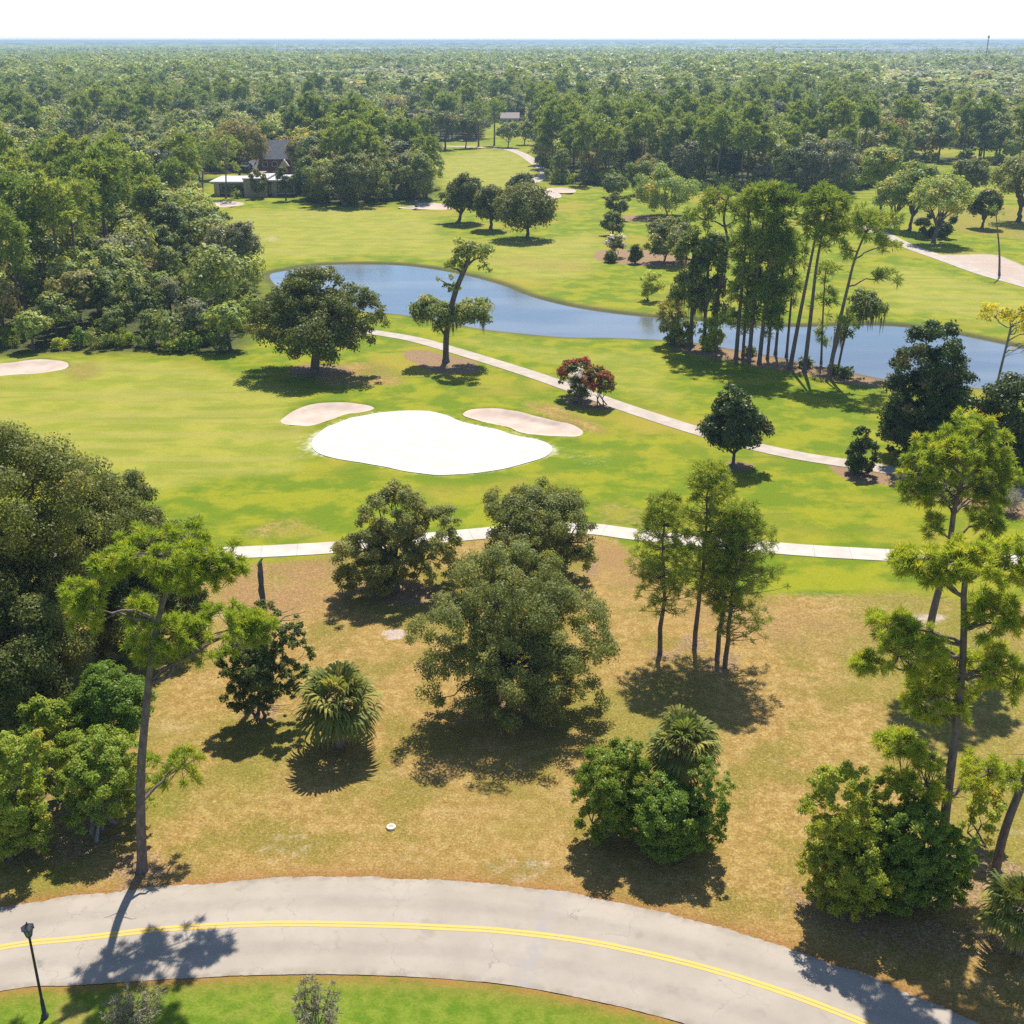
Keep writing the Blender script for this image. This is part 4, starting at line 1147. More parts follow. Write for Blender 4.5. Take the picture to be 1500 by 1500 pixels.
# oaks beyond the pond
TG = "oak trio beyond the pond"
for lb, b_, bxs, sd in (("rear oak of the trio beyond the pond, leftmost", (671, 326), [(648, 257, 716, 316)], 101),
                        ("middle oak of the trio beyond the pond", (719, 336), [(692, 272, 745, 326)], 102),
                        ("widest oak of the trio beyond the pond, rightmost", (773, 349), [(722, 274, 820, 338)], 103)):
    broad("live_oak", lb, "oak tree", b_, bxs, 13000, 0.6, 'oak', TG, trunk=0.45, limbs=8, clumps=150, under=-0.8, clump=0.22, seed=sd)
broad("live_oak", "small oak top peering out behind the widest oak of the trio", "oak tree", (764, 300), [(738, 256, 788, 296)], 4500, 0.65, 'oak', trunk=0.35, limbs=6, clumps=50, clump=0.24, seed=104)

# pines on the bank between the two halves of the pond
PG = "trees of the pond bank grove"
def bank(lb, b_, tr, bxs, mat='pine_far', blades=34, length=1.0, width=0.115, trunk=0.30, **kw):
    return pine("bank_pine", lb, b_, tr, bxs, blades, length, width, mat, PG, trunk, stubs=3, **kw)
r_, E_, C_ = broad("bank_cypress", "mossy narrow tree at the left end of the pond bank grove", "tree", (1012, 507), [(985, 335, 1040, 410), (980, 390, 1046, 475)], 7000, 0.5, 'forest', PG, trunk=0.28, lean=[(1012, 507), (1014, 440), (1016, 370)], limbs=14, clumps=80, clump=0.25, seed=111)
moss(r_, C_, 40, 2.5, 112)
r_, E_, C_ = broad("bank_cypress", "mossy tree with two bare lower trunks, second from the grove's left end", "tree", (1032, 510), [(1010, 340, 1078, 420), (1015, 400, 1070, 470)], 7000, 0.5, 'forest', PG, trunk=0.26, lean=[(1032, 510), (1034, 440), (1040, 360)], limbs=14, clumps=80, clump=0.25, seed=113)
moss(r_, C_, 40, 2.5, 114)
bank("dark crooked pine with bent bare limbs at the grove's top left", (1046, 512), [(1046, 512), (1052, 430), (1066, 360), (1060, 320), (1068, 285)], [(1030, 272, 1088, 312, 36), (1000, 300, 1045, 345, 26), (1068, 290, 1100, 330, 16)], trunk=0.35, seed=115)
bank("tallest dense pine of the grove, left trunk of the middle cluster", (1078, 527), [(1078, 527), (1084, 450), (1092, 360), (1100, 290)], [(1078, 270, 1128, 330, 60), (1072, 320, 1124, 400, 64), (1072, 385, 1120, 480, 46)], seed=116)
bank("dense pine with broad rounded top in the middle of the grove", (1097, 530), [(1097, 530), (1104, 450), (1114, 360), (1122, 290)], [(1092, 264, 1150, 325, 76), (1096, 320, 1154, 400, 66), (1092, 390, 1148, 490, 48)], seed=117)
bank("dense pine right of the broad rounded top of the grove", (1112, 534), [(1112, 534), (1122, 440), (1136, 340), (1142, 290)], [(1120, 272, 1168, 330, 56), (1118, 325, 1170, 400, 70), (1110, 395, 1156, 480, 50)], seed=118)
bank("dense young pine hidden among the middle trunks, needles reaching low", (1088, 522), [(1088, 522), (1094, 440), (1100, 350)], [(1068, 330, 1120, 400, 50), (1066, 390, 1118, 450, 46), (1070, 440, 1112, 495, 34)], trunk=0.22, seed=133)
bank("dense young pine between the middle trunks and the umbrella pines", (1124, 526), [(1124, 526), (1132, 440), (1138, 350)], [(1112, 335, 1160, 400, 46), (1110, 390, 1158, 450, 40), (1112, 440, 1150, 490, 26)], trunk=0.22, seed=134)
bank("straight thin pine behind the middle of the grove", (1136, 518), [(1136, 518), (1144, 430), (1152, 340)], [(1128, 330, 1176, 400, 36), (1130, 400, 1165, 450, 18)], trunk=0.22, seed=119)
bank("thin pine with sparse side tufts right of the grove's middle", (1152, 522), [(1152, 522), (1160, 430), (1166, 350)], [(1150, 345, 1184, 400, 20), (1150, 400, 1178, 460, 14)], trunk=0.20, seed=120)
bank("umbrella topped pine with leaning trunk, left of the two umbrella pines", (1157, 540), [(1157, 540), (1172, 460), (1186, 390), (1198, 330), (1204, 300)], [(1170, 274, 1245, 320, 86), (1168, 310, 1200, 350, 20), (1205, 315, 1248, 350, 22)], seed=121)
bank("umbrella topped pine behind the leaning one, right of the two umbrella pines", (1178, 545), [(1178, 545), (1188, 460), (1196, 390), (1206, 335), (1214, 300)], [(1185, 290, 1240, 335, 44), (1190, 330, 1230, 372, 20)], seed=122)
bank("thin young pine among the right trunks of the grove", (1203, 532), [(1203, 532), (1206, 450), (1210, 390)], [(1194, 385, 1230, 420, 14), (1192, 420, 1226, 470, 14), (1196, 470, 1220, 510, 10)], trunk=0.16, seed=123)
bank("long leaning pine with spreading crown at the right end of the grove", (1214, 553), [(1214, 553), (1228, 480), (1242, 420), (1252, 380), (1268, 340)], [(1232, 306, 1312, 350, 74), (1275, 345, 1318, 372, 16), (1280, 395, 1318, 422, 16), (1225, 355, 1255, 385, 8)], seed=124)
r_, E_, C_ = broad("bank_cypress", "low mossy tree leaning over the water at the grove's right end", "tree", (1226, 547), [(1238, 425, 1300, 478), (1222, 450, 1262, 520)], 3200, 0.45, 'forest', PG, trunk=0.16, lean=[(1226, 547), (1236, 500), (1250, 450)], limbs=10, clumps=44, clump=0.26, seed=125, lumpy=0.3)
moss(r_, C_, 22, 2.0, 126)
bank("short leaning pine stem at the water's edge", (1210, 560), [(1210, 560), (1222, 520), (1234, 480)], [(1226, 462, 1252, 485, 8)], trunk=0.18, seed=127)
bank("small sapling with mossy tip on the straw bank", (1048, 528), [(1048, 528), (1052, 500), (1056, 470)], [(1032, 462, 1072, 482, 16)], trunk=0.12, seed=128)
broad("leafy_shrub", "bright yellow green bush among the grove trunks", "shrub", (1042, 512), [(1018, 466, 1066, 508)], 3200, 0.42, 'shrub_yellow', trunk=0.1, stems=3, limbs=6, clump=0.25, seed=129, under=-0.9)
palm("bushy cabbage palm at the left end of the pond bank grove", (985, 504), (955, 425, 1010, 485), 130, 26, scale=1.0)
broad("leafy_shrub", "dark bush at the waterline below the bushy palm", "shrub", (985, 503), [(968, 458, 1020, 503)], 3600, 0.42, 'forest', trunk=0.1, stems=3, limbs=6, clump=0.25, seed=131, under=-0.9)
broad("leafy_shrub", "small yellow flowering bush left of the pond bank grove", "shrub", (948, 440), [(936, 396, 972, 436)], 1800, 0.45, 'shrub_yellow', trunk=0.1, stems=2, limbs=6, clump=0.28, seed=132)
for i, (bx, by) in enumerate(((1098, 520), (1180, 538), (1222, 548), (1240, 553))):
    broad("leafy_shrub", ["low fern-like plant behind the dense pines", "low plant beside the leaning umbrella pine", "low plant near the grove's right end", "rightmost low plant on the straw bank"][i], "shrub", (bx, by), [(bx - 10, by - 14, bx + 10, by)], 500, 0.4, 'forest', trunk=0.04, stems=2, limbs=3, clump=0.35, under=-0.9)

# shrubs and trees on the slope beyond the pond
for lb, b_, bx, mat, lv in (
    ("grey green bushy tree above the white crepe myrtle, upper one", (904, 322), (886, 282, 922, 318), 'oak_grey', 3200),
    ("grey green bush directly above the white crepe myrtle", (898, 344), (880, 310, 916, 343), 'oak_grey', 3000),
    ("small dark shrub on the mulch bed, lowest one", (895, 384), (885, 370, 905, 384), 'oak', 900),
    ("small dark upright shrub at the right end of the mulch bed", (930, 386), (921, 360, 940, 386), 'oak', 1300),
    ("wide dark bush right of the mulch bed", (972, 385), (940, 316, 1018, 383), 'oak_grey', 8000),
    ("rounded pale green tree behind the bushes right of the fairway", (978, 316), (925, 245, 1018, 312), 'forest_light', 9000),
    ("dark green bushy tree left of the rounded pale green tree", (904, 288), (880, 252, 924, 290), 'forest', 4500),
    ("leafy tree between the rounded pale tree and the woods wall", (940, 285), (915, 236, 970, 285), 'forest', 5000)):
    broad("bushy_tree", lb, "small tree", b_, [bx], int(lv * 1.5), 0.55, mat, trunk=0.22, limbs=7, clump=0.24, under=-0.9)
r_, E_, C_ = broad("crepe_myrtle", "small white flowering crepe myrtle on the far mulch bed", "crepe myrtle", (902, 376), [(885, 344, 918, 372)], 1800, 0.5, 'oak', trunk=0.08, stems=3, limbs=8, clump=0.25, seed=141)
blossoms(r_, E_, 420, 0.5, 'white_flower', 142, clumps=30)

# trees at the right beyond the pond
for lb, b_, bxs, mat, tr in (
    ("light green open tree, leftmost of the trees at the right sandy path", (1290, 318), [(1262, 216, 1326, 262), (1255, 250, 1300, 275)], 'forest_light', 0.35),
    ("olive tree with dark trunk beside the right sandy path", (1312, 334), [(1280, 258, 1345, 315), (1310, 235, 1352, 290)], 'forest_light', 0.4),
    ("leaning olive tree beside the dark hedge", (1331, 338), [(1318, 240, 1380, 300)], 'forest_light', 0.4),
    ("broad olive tree with pale twin trunks over the right sandy path", (1367, 356), [(1338, 260, 1425, 322)], 'forest_light', 0.45),
    ("dark round tree right of the broad olive tree", (1438, 334), [(1422, 276, 1468, 328)], 'oak', 0.35),
    ("large grey oak at the right edge beyond the pond", (1492, 325), [(1455, 228, 1545, 305)], 'oak_grey', 0.6),
    ("grey oak between the dark round tree and the far woods", (1420, 290), [(1395, 232, 1450, 285)], 'oak_grey', 0.4)):
    broad("roadside_tree", lb, "tree", b_, bxs, 10000, 0.62, mat, "trees along the right sandy path", trunk=tr, limbs=10, clumps=110, clump=0.24)
broad("clipped_hedge", "dark box-shaped hedge behind the pale twin trunks", "hedge", (1372, 348), [(1340, 312, 1374, 346), (1362, 312, 1400, 346)], 7000, 0.5, 'magnolia', trunk=0.1, stems=2, limbs=4, clump=0.3, under=-0.95, core=0.7, lumpy=0.04)
r_ = pine("dead_snag", "thin nearly bare pine trunk standing in the sand on the right", (1464, 404), [(1464, 404), (1464, 370), (1461, 335), (1459, 312)], [(1448, 300, 1474, 318, 8), (1444, 322, 1466, 334, 4)], 12, 0.9, 0.08, 'pine_far', None, 0.22, cat='pine tree')

# corridor trees of the far fairway
FG = "oaks at the end of the far fairway"
for lb, b_, bx, tr in (
    ("dark oak with forked trunk at the end of the far fairway, nearest one", (652, 219), (628, 165, 674, 205), 0.45),
    ("oak left of the nearest one at the end of the far fairway", (623, 213), (604, 170, 642, 203), 0.4),
    ("slim oak right of the nearest one at the end of the far fairway", (682, 217), (668, 172, 698, 204), 0.3),
    ("small olive tree beside the winding cart path, left one", (744, 216), (728, 180, 762, 212), 0.25),
    ("small olive tree beside the winding cart path, right one", (768, 212), (756, 178, 784, 208), 0.25),
    ("dark oak behind at the far end of the fairway, widest", (592, 207), (572, 162, 616, 205), 0.4)):
    broad("live_oak", lb, "oak tree", b_, [bx], 3000, 0.9, 'oak' if 'olive' not in lb else 'forest_light', FG, trunk=tr, limbs=8, clumps=40, clump=0.26)
for lb, b_, tp in (("tall pine with straight dark trunk at the far fairway's end, left one", (701, 215), (700, 148)), ("tall pine with straight dark trunk at the far fairway's end, right one", (724, 213), (725, 146))):
    pine("tall_pine", lb, b_, [b_, ((b_[0] + tp[0]) / 2, (b_[1] + tp[1]) / 2), tp], [(tp[0] - 15, tp[1] - 2, tp[0] + 15, tp[1] + 34, 34)], 14, 2.0, 0.42, 'pine_far', "tall pines at the far fairway's end", 0.4, stubs=0)

# single trees that stand out of the woods
for nm, lb, ct, b_, bxs, lv, sz, mat, tr in (
    ("live_oak", "huge round grey brown oak in the far woods behind the pond bank grove", "oak tree", (1210, 285), [(1160, 208, 1225, 280), (1185, 204, 1262, 282)], 16000, 0.60, 'forest_grey', 0.6),
    ("woodland_tree", "bright yellow green tree rising in the dark woods wall", "tree", (983, 264), [(964, 172, 1002, 205), (962, 198, 1000, 232)], 5200, 0.62, 'forest_light', 0.4),
    ("woodland_tree", "grey brown bushy tree below the bright yellow green tree of the woods wall", "tree", (1010, 270), [(985, 202, 1036, 262)], 7500, 0.62, 'forest_grey', 0.4),
    ("woodland_tree", "very dark round tree in the woods wall beside the grey brown bushy tree", "tree", (1066, 274), [(1040, 198, 1092, 266)], 8500, 0.62, 'magnolia', 0.4),
    ("woodland_tree", "grey lavender crown high in the woods behind the dark round tree", "tree", (1140, 222), [(1106, 152, 1172, 205)], 8500, 0.85, 'forest_grey', 0.5),
    ("woodland_tree", "rusty orange topped tree in the far woods behind the olive trees", "tree", (1308, 246), [(1278, 170, 1338, 232)], 8000, 0.75, 'forest_rust', 0.4),
    ("woodland_tree", "low rusty topped tree at the foot of the woods wall", "tree", (946, 268), [(926, 226, 966, 264)], 4200, 0.65, 'forest_rust', 0.3),
    ("live_oak", "broad grey green oak at the front of the woods right of the houses", "oak tree", (505, 300), [(446, 232, 530, 292), (490, 224, 566, 294)], 15000, 0.60, 'oak_grey', 0.6),
    ("woodland_tree", "deep green tree at the right end of the woods right of the houses", "tree", (612, 294), [(585, 222, 642, 290)], 9000, 0.62, 'forest', 0.4),
    ("woodland_tree", "tawny loose tree standing left of the houses above the woods", "tree", (352, 262), [(300, 180, 392, 240)], 9000, 0.75, 'forest_rust', 0.4),
    ("woodland_tree", "light yellow green treetop near the left sand patches", "tree", (268, 318), [(240, 248, 298, 300)], 7500, 0.55, 'forest_light', 0.35),
    ("woodland_tree", "yellow leaved small tree inside the left woods", "tree", (215, 372), [(190, 312, 240, 362)], 6500, 0.48, 'shrub_yellow', 0.3),
    ("woodland_tree", "grey mossy half bare tree at the right end of the left woods", "tree", (340, 440), [(302, 330, 352, 400), (325, 325, 384, 385)], 6500, 0.48, 'forest_grey', 0.35)):
    r_, E_, C_ = broad(nm, lb, ct, b_, bxs, lv, sz, mat, trunk=tr, limbs=8, clumps=90, clump=0.22, under=-0.85)
    if 'mossy' in lb: moss(r_, C_, 40, 2.2, 161)
for lb, b_, tr, bxs in (
    ("emergent pine with a bare pale trunk in the middle of the left woods", (118, 440), [(118, 440), (110, 380), (104, 320), (98, 285)], [(58, 272, 118, 318, 46), (88, 262, 138, 310, 46), (78, 312, 150, 352, 30)]),
    ("tall emergent pine left of the yellow leaved tree", (142, 372), [(142, 372), (141, 310), (142, 255)], [(112, 236, 170, 280, 56), (122, 276, 176, 312, 30)]),
    ("slim emergent pine right of the yellow leaved tree", (186, 362), [(186, 362), (188, 310), (186, 268)], [(160, 252, 212, 292, 46), (172, 290, 208, 318, 22)]),
    ("emergent pine near the left edge of the left woods", (36, 400), [(36, 400), (40, 340), (44, 285)], [(10, 262, 76, 310, 56), (20, 306, 84, 344, 34)])):
    pine("woodland_pine", lb, b_, tr, bxs, 30, 1.0, 0.13, 'pine_far', "emergent pines of the left woods", 0.3, stubs=4)

# trees round the house
for lb, b_, bx in (("small round tree before the tan wall of the flat roofed house", (377, 290), (363, 246, 392, 284)), ("small round tree right of the tan wall of the flat roofed house", (419, 293), (405, 244, 432, 286))):
    broad("ornamental_tree", lb, "small tree", b_, [bx], 2600, 0.55, 'oak', "small trees before the flat roofed house", trunk=0.2, limbs=6, clump=0.26, under=-0.9)
for lb, b_, bx in (("bright green shrub at the corner of the flat roofed house, upper one", (345, 287), (336, 272, 352, 286)), ("round shrub at the corner of the flat roofed house, lower one", (347, 290), (338, 281, 354, 290)), ("pale shrub below the windows of the flat roofed house", (397, 286), (392, 277, 401, 286))):
    broad("leafy_shrub", lb, "shrub", b_, [bx], 700, 0.5, 'shrub', trunk=0.08, stems=2, limbs=3, clump=0.3, under=-0.9)

pine("tall_pine", "thin pine standing before the left end of the flat roofed house", (331, 290), [(331, 290), (331, 250), (332, 205)], [(308, 196, 356, 235, 40), (316, 230, 350, 258, 16)], 22, 1.2, 0.2, 'pine_far', None, 0.25, stubs=0)
pine("tall_pine", "pine standing left of the flat roofed house above the woods' edge", (296, 292), [(296, 292), (297, 250), (296, 215)], [(270, 208, 322, 250, 44)], 22, 1.2, 0.2, 'pine_far', None, 0.28, stubs=0)
# grey twiggy shrubs on the near verge
def twiggy(label, base, box, n, seed):
    rng = np.random.default_rng(seed)
    b = at(*base)
    root = empty("twiggy_shrub", b, label, "shrub", "pale twiggy shrubs on the near verge")
    e = box_ell(*box, b[1]); e[:3] -= b
    mb = MB(); C = []
    for i in range(n):
        d = unit(rng.normal(size=3)); d[2] = abs(d[2])
        tip = e[:3] + d * [e[3], e[3], e[4]] * rng.uniform(0.6, 1.0)
        tip[2] = max(tip[2], 0.3)
        L = bend((rng.normal() * 0.08, rng.normal() * 0.08, 0), tip, 0.15, 6, rng, 0.06)
        mb.tube(L, np.linspace(0.02, 0.005, 6), 4, False); C += [tip, L[4], L[3]]
    link("stems", mb.mesh("stems", M['dead_bark'], True), root)
    C = np.array(C)
    V, Q, r, t = tufts(C, unit(C + [0, 0, 0.5]), 16, 0.24, 0.045, seed, 0.7)
    link("foliage", crown_mesh("foliage", V, Q, r, t, M['dry_twigs']), root)
twiggy("pale twiggy shrub on the near verge beside the lamp's lawn", (198, 1530), (150, 1440, 248, 1525), 60, 151)
twiggy("pale twiggy shrub on the near verge, right one below the road", (462, 1540), (424, 1432, 504, 1535), 46, 152)

# ------------------------------------------------------------------ woods

def t_broad(h, R, seed, n, size, clumps):
    E = [(0, 0, h * 0.60, R, h * 0.40)]
    rng = np.random.default_rng(seed)
    E = [(0, 0, h * 0.56, R * 0.8, h * 0.38)]
    for i in range(6):
        a = rng.uniform(0, 6.28); q = R * rng.uniform(0.35, 0.7)
        E.append((math.cos(a) * q, math.sin(a) * q, h * rng.uniform(0.34, 0.82), R * rng.uniform(0.32, 0.55), h * rng.uniform(0.13, 0.24)))
    V, Q, r, t, C = leaf_cloud(E, clumps, n, size, seed, 0.62, 0.27, -0.75, core=0.6, lumpy=0.22, up=0.35, rnd=0.45, cout=1.1)
    V[:, 2] = np.maximum(V[:, 2], 0.2)
    mb = MB()
    mb.tube(bend((0, 0, -0.3), (rng.normal() * 0.3, rng.normal() * 0.3, h * 0.6), 0, 5, rng, 0.12), [0.38, 0.30, 0.26, 0.22, 0.14], 6)
    for k in rng.permutation(len(C))[:6]:
        mb.tube(bend((0, 0, h * 0.3), C[k], 0.4, 4, rng, 0.2), [0.16, 0.12, 0.09, 0.04], 4, False)
    return (V, Q, r, t), mb

def t_pine(h, R, seed, nt, blades, start=0.55):
    rng = np.random.default_rng(seed)
    nc = rng.integers(8, 13)             # separate flat sprays of needles up the stem
    fc = start + (0.97 - start) * (np.arange(nc) + rng.uniform(0, 0.8, nc)) / nc
    ac = np.arange(nc) * 2.4 + rng.uniform(-0.5, 0.5, nc)
    rc = R * 0.62 * np.sin(np.pi * np.clip((fc - start * 0.80) / (1.12 - start * 0.80), 0, 1)) ** 0.6 * rng.uniform(0.6, 1.3, nc)
    rc[-1] *= 0.2
    hub = np.stack([np.cos(ac) * rc, np.sin(ac) * rc, fc * h], 1)
    wc = rng.integers(0, nc, nt)
    C = hub[wc] + unit(rng.normal(size=(nt, 3))) * (rng.uniform(0.2, 1, nt) ** 0.5)[:, None] * np.array([R * 0.42, R * 0.42, h * 0.055])
    a = np.arctan2(C[:, 1], C[:, 0])
    ax = unit(np.stack([np.cos(a) * 0.6, np.sin(a) * 0.6, np.full(nt, 0.9)], 1))
    V, Q, r, t = tufts(C, ax, blades, 1.15, 0.26, seed, 0.6)
    mb = MB()
    mb.tube(bend((0, 0, -0.3), (rng.normal() * 0.4, rng.normal() * 0.4, h * 0.97), 0, 7, rng, 0.18), np.linspace(0.30, 0.08, 7), 6)
    for k in rng.permutation(nt)[:10]:
        mb.tube(bend((0, 0, C[k, 2] - 0.8), C[k], 0.1, 3, rng, 0.1), [0.10, 0.07, 0.03], 4, False)
    return (V, Q, r, t), mb

KINDS = {'broad': [], 'pine': [], 'under': []}
for i, (h, R, mat, lb) in enumerate([(11, 5.0, 'forest', "rounded dark green"), (13, 5.4, 'forest', "tall dark green"), (10, 5.2, 'forest', "wide dark green"), (12, 4.6, 'forest_light', "light green"), (13, 5.0, 'forest', "lumpy deep green"), (11, 5.2, 'forest_grey', "grey green"), (10, 4.4, 'forest_light', "yellowish green"), (11, 4.6, 'forest_rust', "rusty olive")]):
    (V, Q, r, t), mb = t_broad(h, R, 900 + i, 3600, 0.62, 70)
    KINDS['broad'].append((h, R, crown_mesh("crown", V, Q, r, t, M[mat]), mb.mesh("trunk", M['bark'], True), lb, mat))
for i, (h, R, st) in enumerate([(19, 3.6, 0.60), (21, 3.9, 0.66), (18, 3.2, 0.50), (20, 3.4, 0.55), (17, 3.8, 0.62)]):
    (V, Q, r, t), mb = t_pine(h, R, 950 + i, 130, 22, st)
    KINDS['pine'].append((h, R, crown_mesh("crown", V, Q, r, t, M['pine_far']), mb.mesh("trunk", M['pine_bark'], True), ["umbrella topped", "high crowned", "narrow", "long crowned", "broad crowned"][i], 'pine_far'))
for i, (h, R, mat) in enumerate([(3.2, 2.2, 'shrub_dark'), (4.0, 2.4, 'forest'), (3.0, 2.3, 'shrub'), (2.4, 2.0, 'shrub_yellow')]):
    rng = np.random.default_rng(970 + i)
    V, Q, r, t, C = leaf_cloud([(0, 0, h * 0.5, R, h * 0.5), (R * 0.5, 0.3, h * 0.35, R * 0.6, h * 0.35)], 34, 1300, 0.42, 970 + i, 0.6, 0.3, -0.95, core=0.6)
    V[:, 2] = np.maximum(V[:, 2], 0.05)
    mb = MB()
    for q in range(4): mb.tube(bend((0, 0, -0.1), C[q], 0.1, 4, rng, 0.1), [0.08, 0.06, 0.05, 0.03], 4, False)
    KINDS['under'].append((h, R, crown_mesh("foliage", V, Q, r, t, M[mat]), mb.mesh("stems", M['bark'], True), ["deep green", "dark olive", "bright green", "yellowish"][i], mat))

rng = np.random.default_rng(77)
def jittered(x0, x1, y0, y1, s):
    gx_, gy_ = np.meshgrid(np.arange(x0, x1, s), np.arange(y0, y1, s))
    p = np.stack([gx_.ravel(), gy_.ravel()], 1)
    return p + rng.uniform(-0.42, 0.42, p.shape) * s
def keep_in(p, poly):
    return p[sdf(p[:, 0], p[:, 1], poly) < -1.0]
def in_view(p, margin=22.0):
    return p[np.abs(p[:, 0]) < p[:, 1] * (750.0 / F) * 1.04 + margin]
cands = []   # x, y, kind, template, scale, region
pl = in_view(keep_in(jittered(-180, 0, 150, 300, 6.4), woods_left_g), 10)
d0 = -sdf(pl[:, 0], pl[:, 1], woods_left_g)
ctr = on_depth(0, 0, 1)
for (x, y), d in zip(pl, d0):
    pinep = 0.14 if d < 12 else 0.5
    k = 'pine' if rng.uniform() < pinep else 'broad'
    s = rng.uniform(0.72, 1.05) * (0.80 if (k == 'broad' and d < 8) else 1.0)
    # the woods are lower towards their right end
    s *= 0.95 if k == 'broad' else 1.12
    if x > -68 and k == 'pine': k = 'broad'
    if x > -62: s *= 0.66
    cands.append((x, y, k, rng.integers(len(KINDS[k])), s, "left"))
pu = in_view(keep_in(jittered(-180, 0, 150, 300, 3.4), woods_left_g), 6)
du = -sdf(pu[:, 0], pu[:, 1], woods_left_g)
for (x, y), d in zip(pu, du):
    if d < 5.5 or rng.uniform() < 0.12:
        cands.append((x, y, 'under', rng.integers(4), rng.uniform(0.6, 1.25), "left"))
def far_ok(p):
    ok = np.ones(len(p), bool)
    for cx, cy, hx, hy in clear_g:
        ok &= np.maximum(abs(p[:, 0] - cx) / hx, abs(p[:, 1] - cy) / hy) > 1.0
    for (sx, sy, hx, hy) in far_sites:
        ok &= np.maximum(abs(p[:, 0] - sx) / hx, abs(p[:, 1] - sy) / hy) > 1.0
    return p[ok]
pf = far_ok(in_view(keep_in(jittered(-420, 420, 300, 760, 6.6), woods_far_g)))
nz = wave_noise(pf[:, 0], pf[:, 1], 40.0)
df = -sdf(pf[:, 0], pf[:, 1], woods_far_g)
for (x, y), n_, d in zip(pf, nz, df):
    reg = "house" if x < -20 else "wall" if x < 75 else "right"
    pp = 0.20 + 0.24 * n_
    if reg == "wall" and y < 520: pp = 0.62
    if reg == "house" and -75 < x < -20 and y < 420: pp = 0.5 if d > 10 else 0.1
    if reg == "right" and y < 420: pp = 0.2 + 0.2 * n_
    k = 'pine' if rng.uniform() < pp else 'broad'
    cands.append((x, y, k, rng.integers(len(KINDS[k])), rng.uniform(0.75, 1.15) if k == 'pine' else rng.uniform(0.75, 1.35), reg))
pe = far_ok(in_view(keep_in(jittered(-200, 260, 300, 460, 4.2), woods_far_g)))
de = -sdf(pe[:, 0], pe[:, 1], woods_far_g)
for (x, y), d in zip(pe, de):
    if d < 6: cands.append((x, y, 'under', rng.integers(4), rng.uniform(0.8, 1.6), "house" if x < -20 else "wall" if x < 75 else "right"))

# which of them show: nearest first, filling a coarse picture
cands.sort(key=lambda c: c[1])
G = 3.0
seen = np.zeros((int(1500 / G), int(1500 / G)), bool)
score = []
for (x, y, k, ti, s, reg) in cands:
    h, R = KINDS[k][ti][0] * s, KINDS[k][ti][1] * s
    dep = y * CP + (H - h * 0.7) * SP
    px = 750 + F * x / dep
    pr = F * R / dep
    def row(z):
        yc = y * SP - (H - z) * -0.0
        cz, cy_ = (z - H), y
        v = (cz * CP + cy_ * SP) / (cy_ * CP - cz * SP)
        return 750 - F * v
    y0, y1 = row(h), row(h * (0.5 if k == 'pine' else 0.12))
    a, b_, c_, d_ = int(max(0, (px - pr) / G)), int(min(1500, px + pr) / G), int(max(0, y0 / G)), int(max(0, min(1500, y1)) / G)
    if b_ <= a or d_ <= c_: score.append(0); continue
    blk = seen[c_:d_ + 1, a:b_ + 1]
    score.append(int((~blk).sum())); blk[:] = True
score = np.array(score)
order = np.argsort(-score)
solo = {'broad': [], 'pine': [], 'under': []}
lim = {'broad': 295, 'pine': 250, 'under': 80}
taken = set()
for q in order:
    k = cands[q][2]
    if score[q] >= 9 and len(solo[k]) < lim[k]:
        solo[k].append(q); taken.add(q)
where = {"left": "in the dense woods left of the pond", "house": "in the woods round and behind the houses", "wall": "in the woods wall right of the far fairway", "right": "in the far woods behind the right sandy path"}
names = {'broad': "woodland_tree", 'pine': "woodland_pine", 'under': "undergrowth_shrub"}
catn = {'broad': "tree", 'pine': "pine tree", 'under': "shrub"}
noun = {'broad': "broadleaf tree", 'pine': "pine", 'under': "edge shrub"}
for k in solo:
    for q in sorted(solo[k]):
        x, y, _, ti, s, reg = cands[q]
        h, R, cm, tm, lb, mat = KINDS[k][ti]
        o = empty(names[k], (x, y, 0), f"{lb} {noun[k]} {where[reg]}", catn[k], f"{lb} {noun[k]}s {where[reg]}")
        o.rotation_euler = (0, 0, rng.uniform(0, 6.28))
        sx = s * rng.uniform(0.9, 1.12)
        o.scale = (sx, sx, s)
        link("trunk" if k != 'under' else "stems", tm, o)
        link("crown" if k != 'under' else "foliage", cm, o)

# the rest of the woods, one mass: low detail crowns out to the horizon
def low_broad(n, size, seed):
    q = np.random.default_rng(seed)
    hh = q.uniform(0.75, 1.25)
    E = [(0, 0, 6.6 * hh, 4.0, 4.4 * hh)]
    for i in range(q.integers(3, 6)):
        a = q.uniform(0, 6.28); r = q.uniform(1.6, 3.6)
        E.append((math.cos(a) * r, math.sin(a) * r, q.uniform(4.5, 10.0) * hh, q.uniform(1.8, 3.0), q.uniform(1.6, 2.8)))
    V, Q, r, t, C = leaf_cloud(E, max(10, n // 8), n, size, seed, 0.75, 0.30, -0.6, core=0.7, lumpy=0.25, up=0.3, out=0.5, rnd=0.35, cout=1.0)
    return V, r, t
def low_pine(n, size, seed):
    q = np.random.default_rng(seed)
    E = []
    for i in range(6):
        a = i * 2.2 + q.uniform(0, 1); r = q.uniform(0.8, 2.2)
        E.append((math.cos(a) * r, math.sin(a) * r, 10.0 + i * 1.6 + q.uniform(-0.5, 0.5), q.uniform(1.4, 2.3), q.uniform(0.9, 1.5)))
    V, Q, r, t, C = leaf_cloud(E, max(10, n // 8), n, size * 0.9, seed, 0.45, 0.40, -0.6, core=0.4, lumpy=0.3, up=0.4, out=0.5, rnd=0.5, cout=0.8)
    return V, r, t
parts = {'forest': [], 'forest_light': [], 'forest_grey': [], 'pine_far': [], 'forest_rust': []}
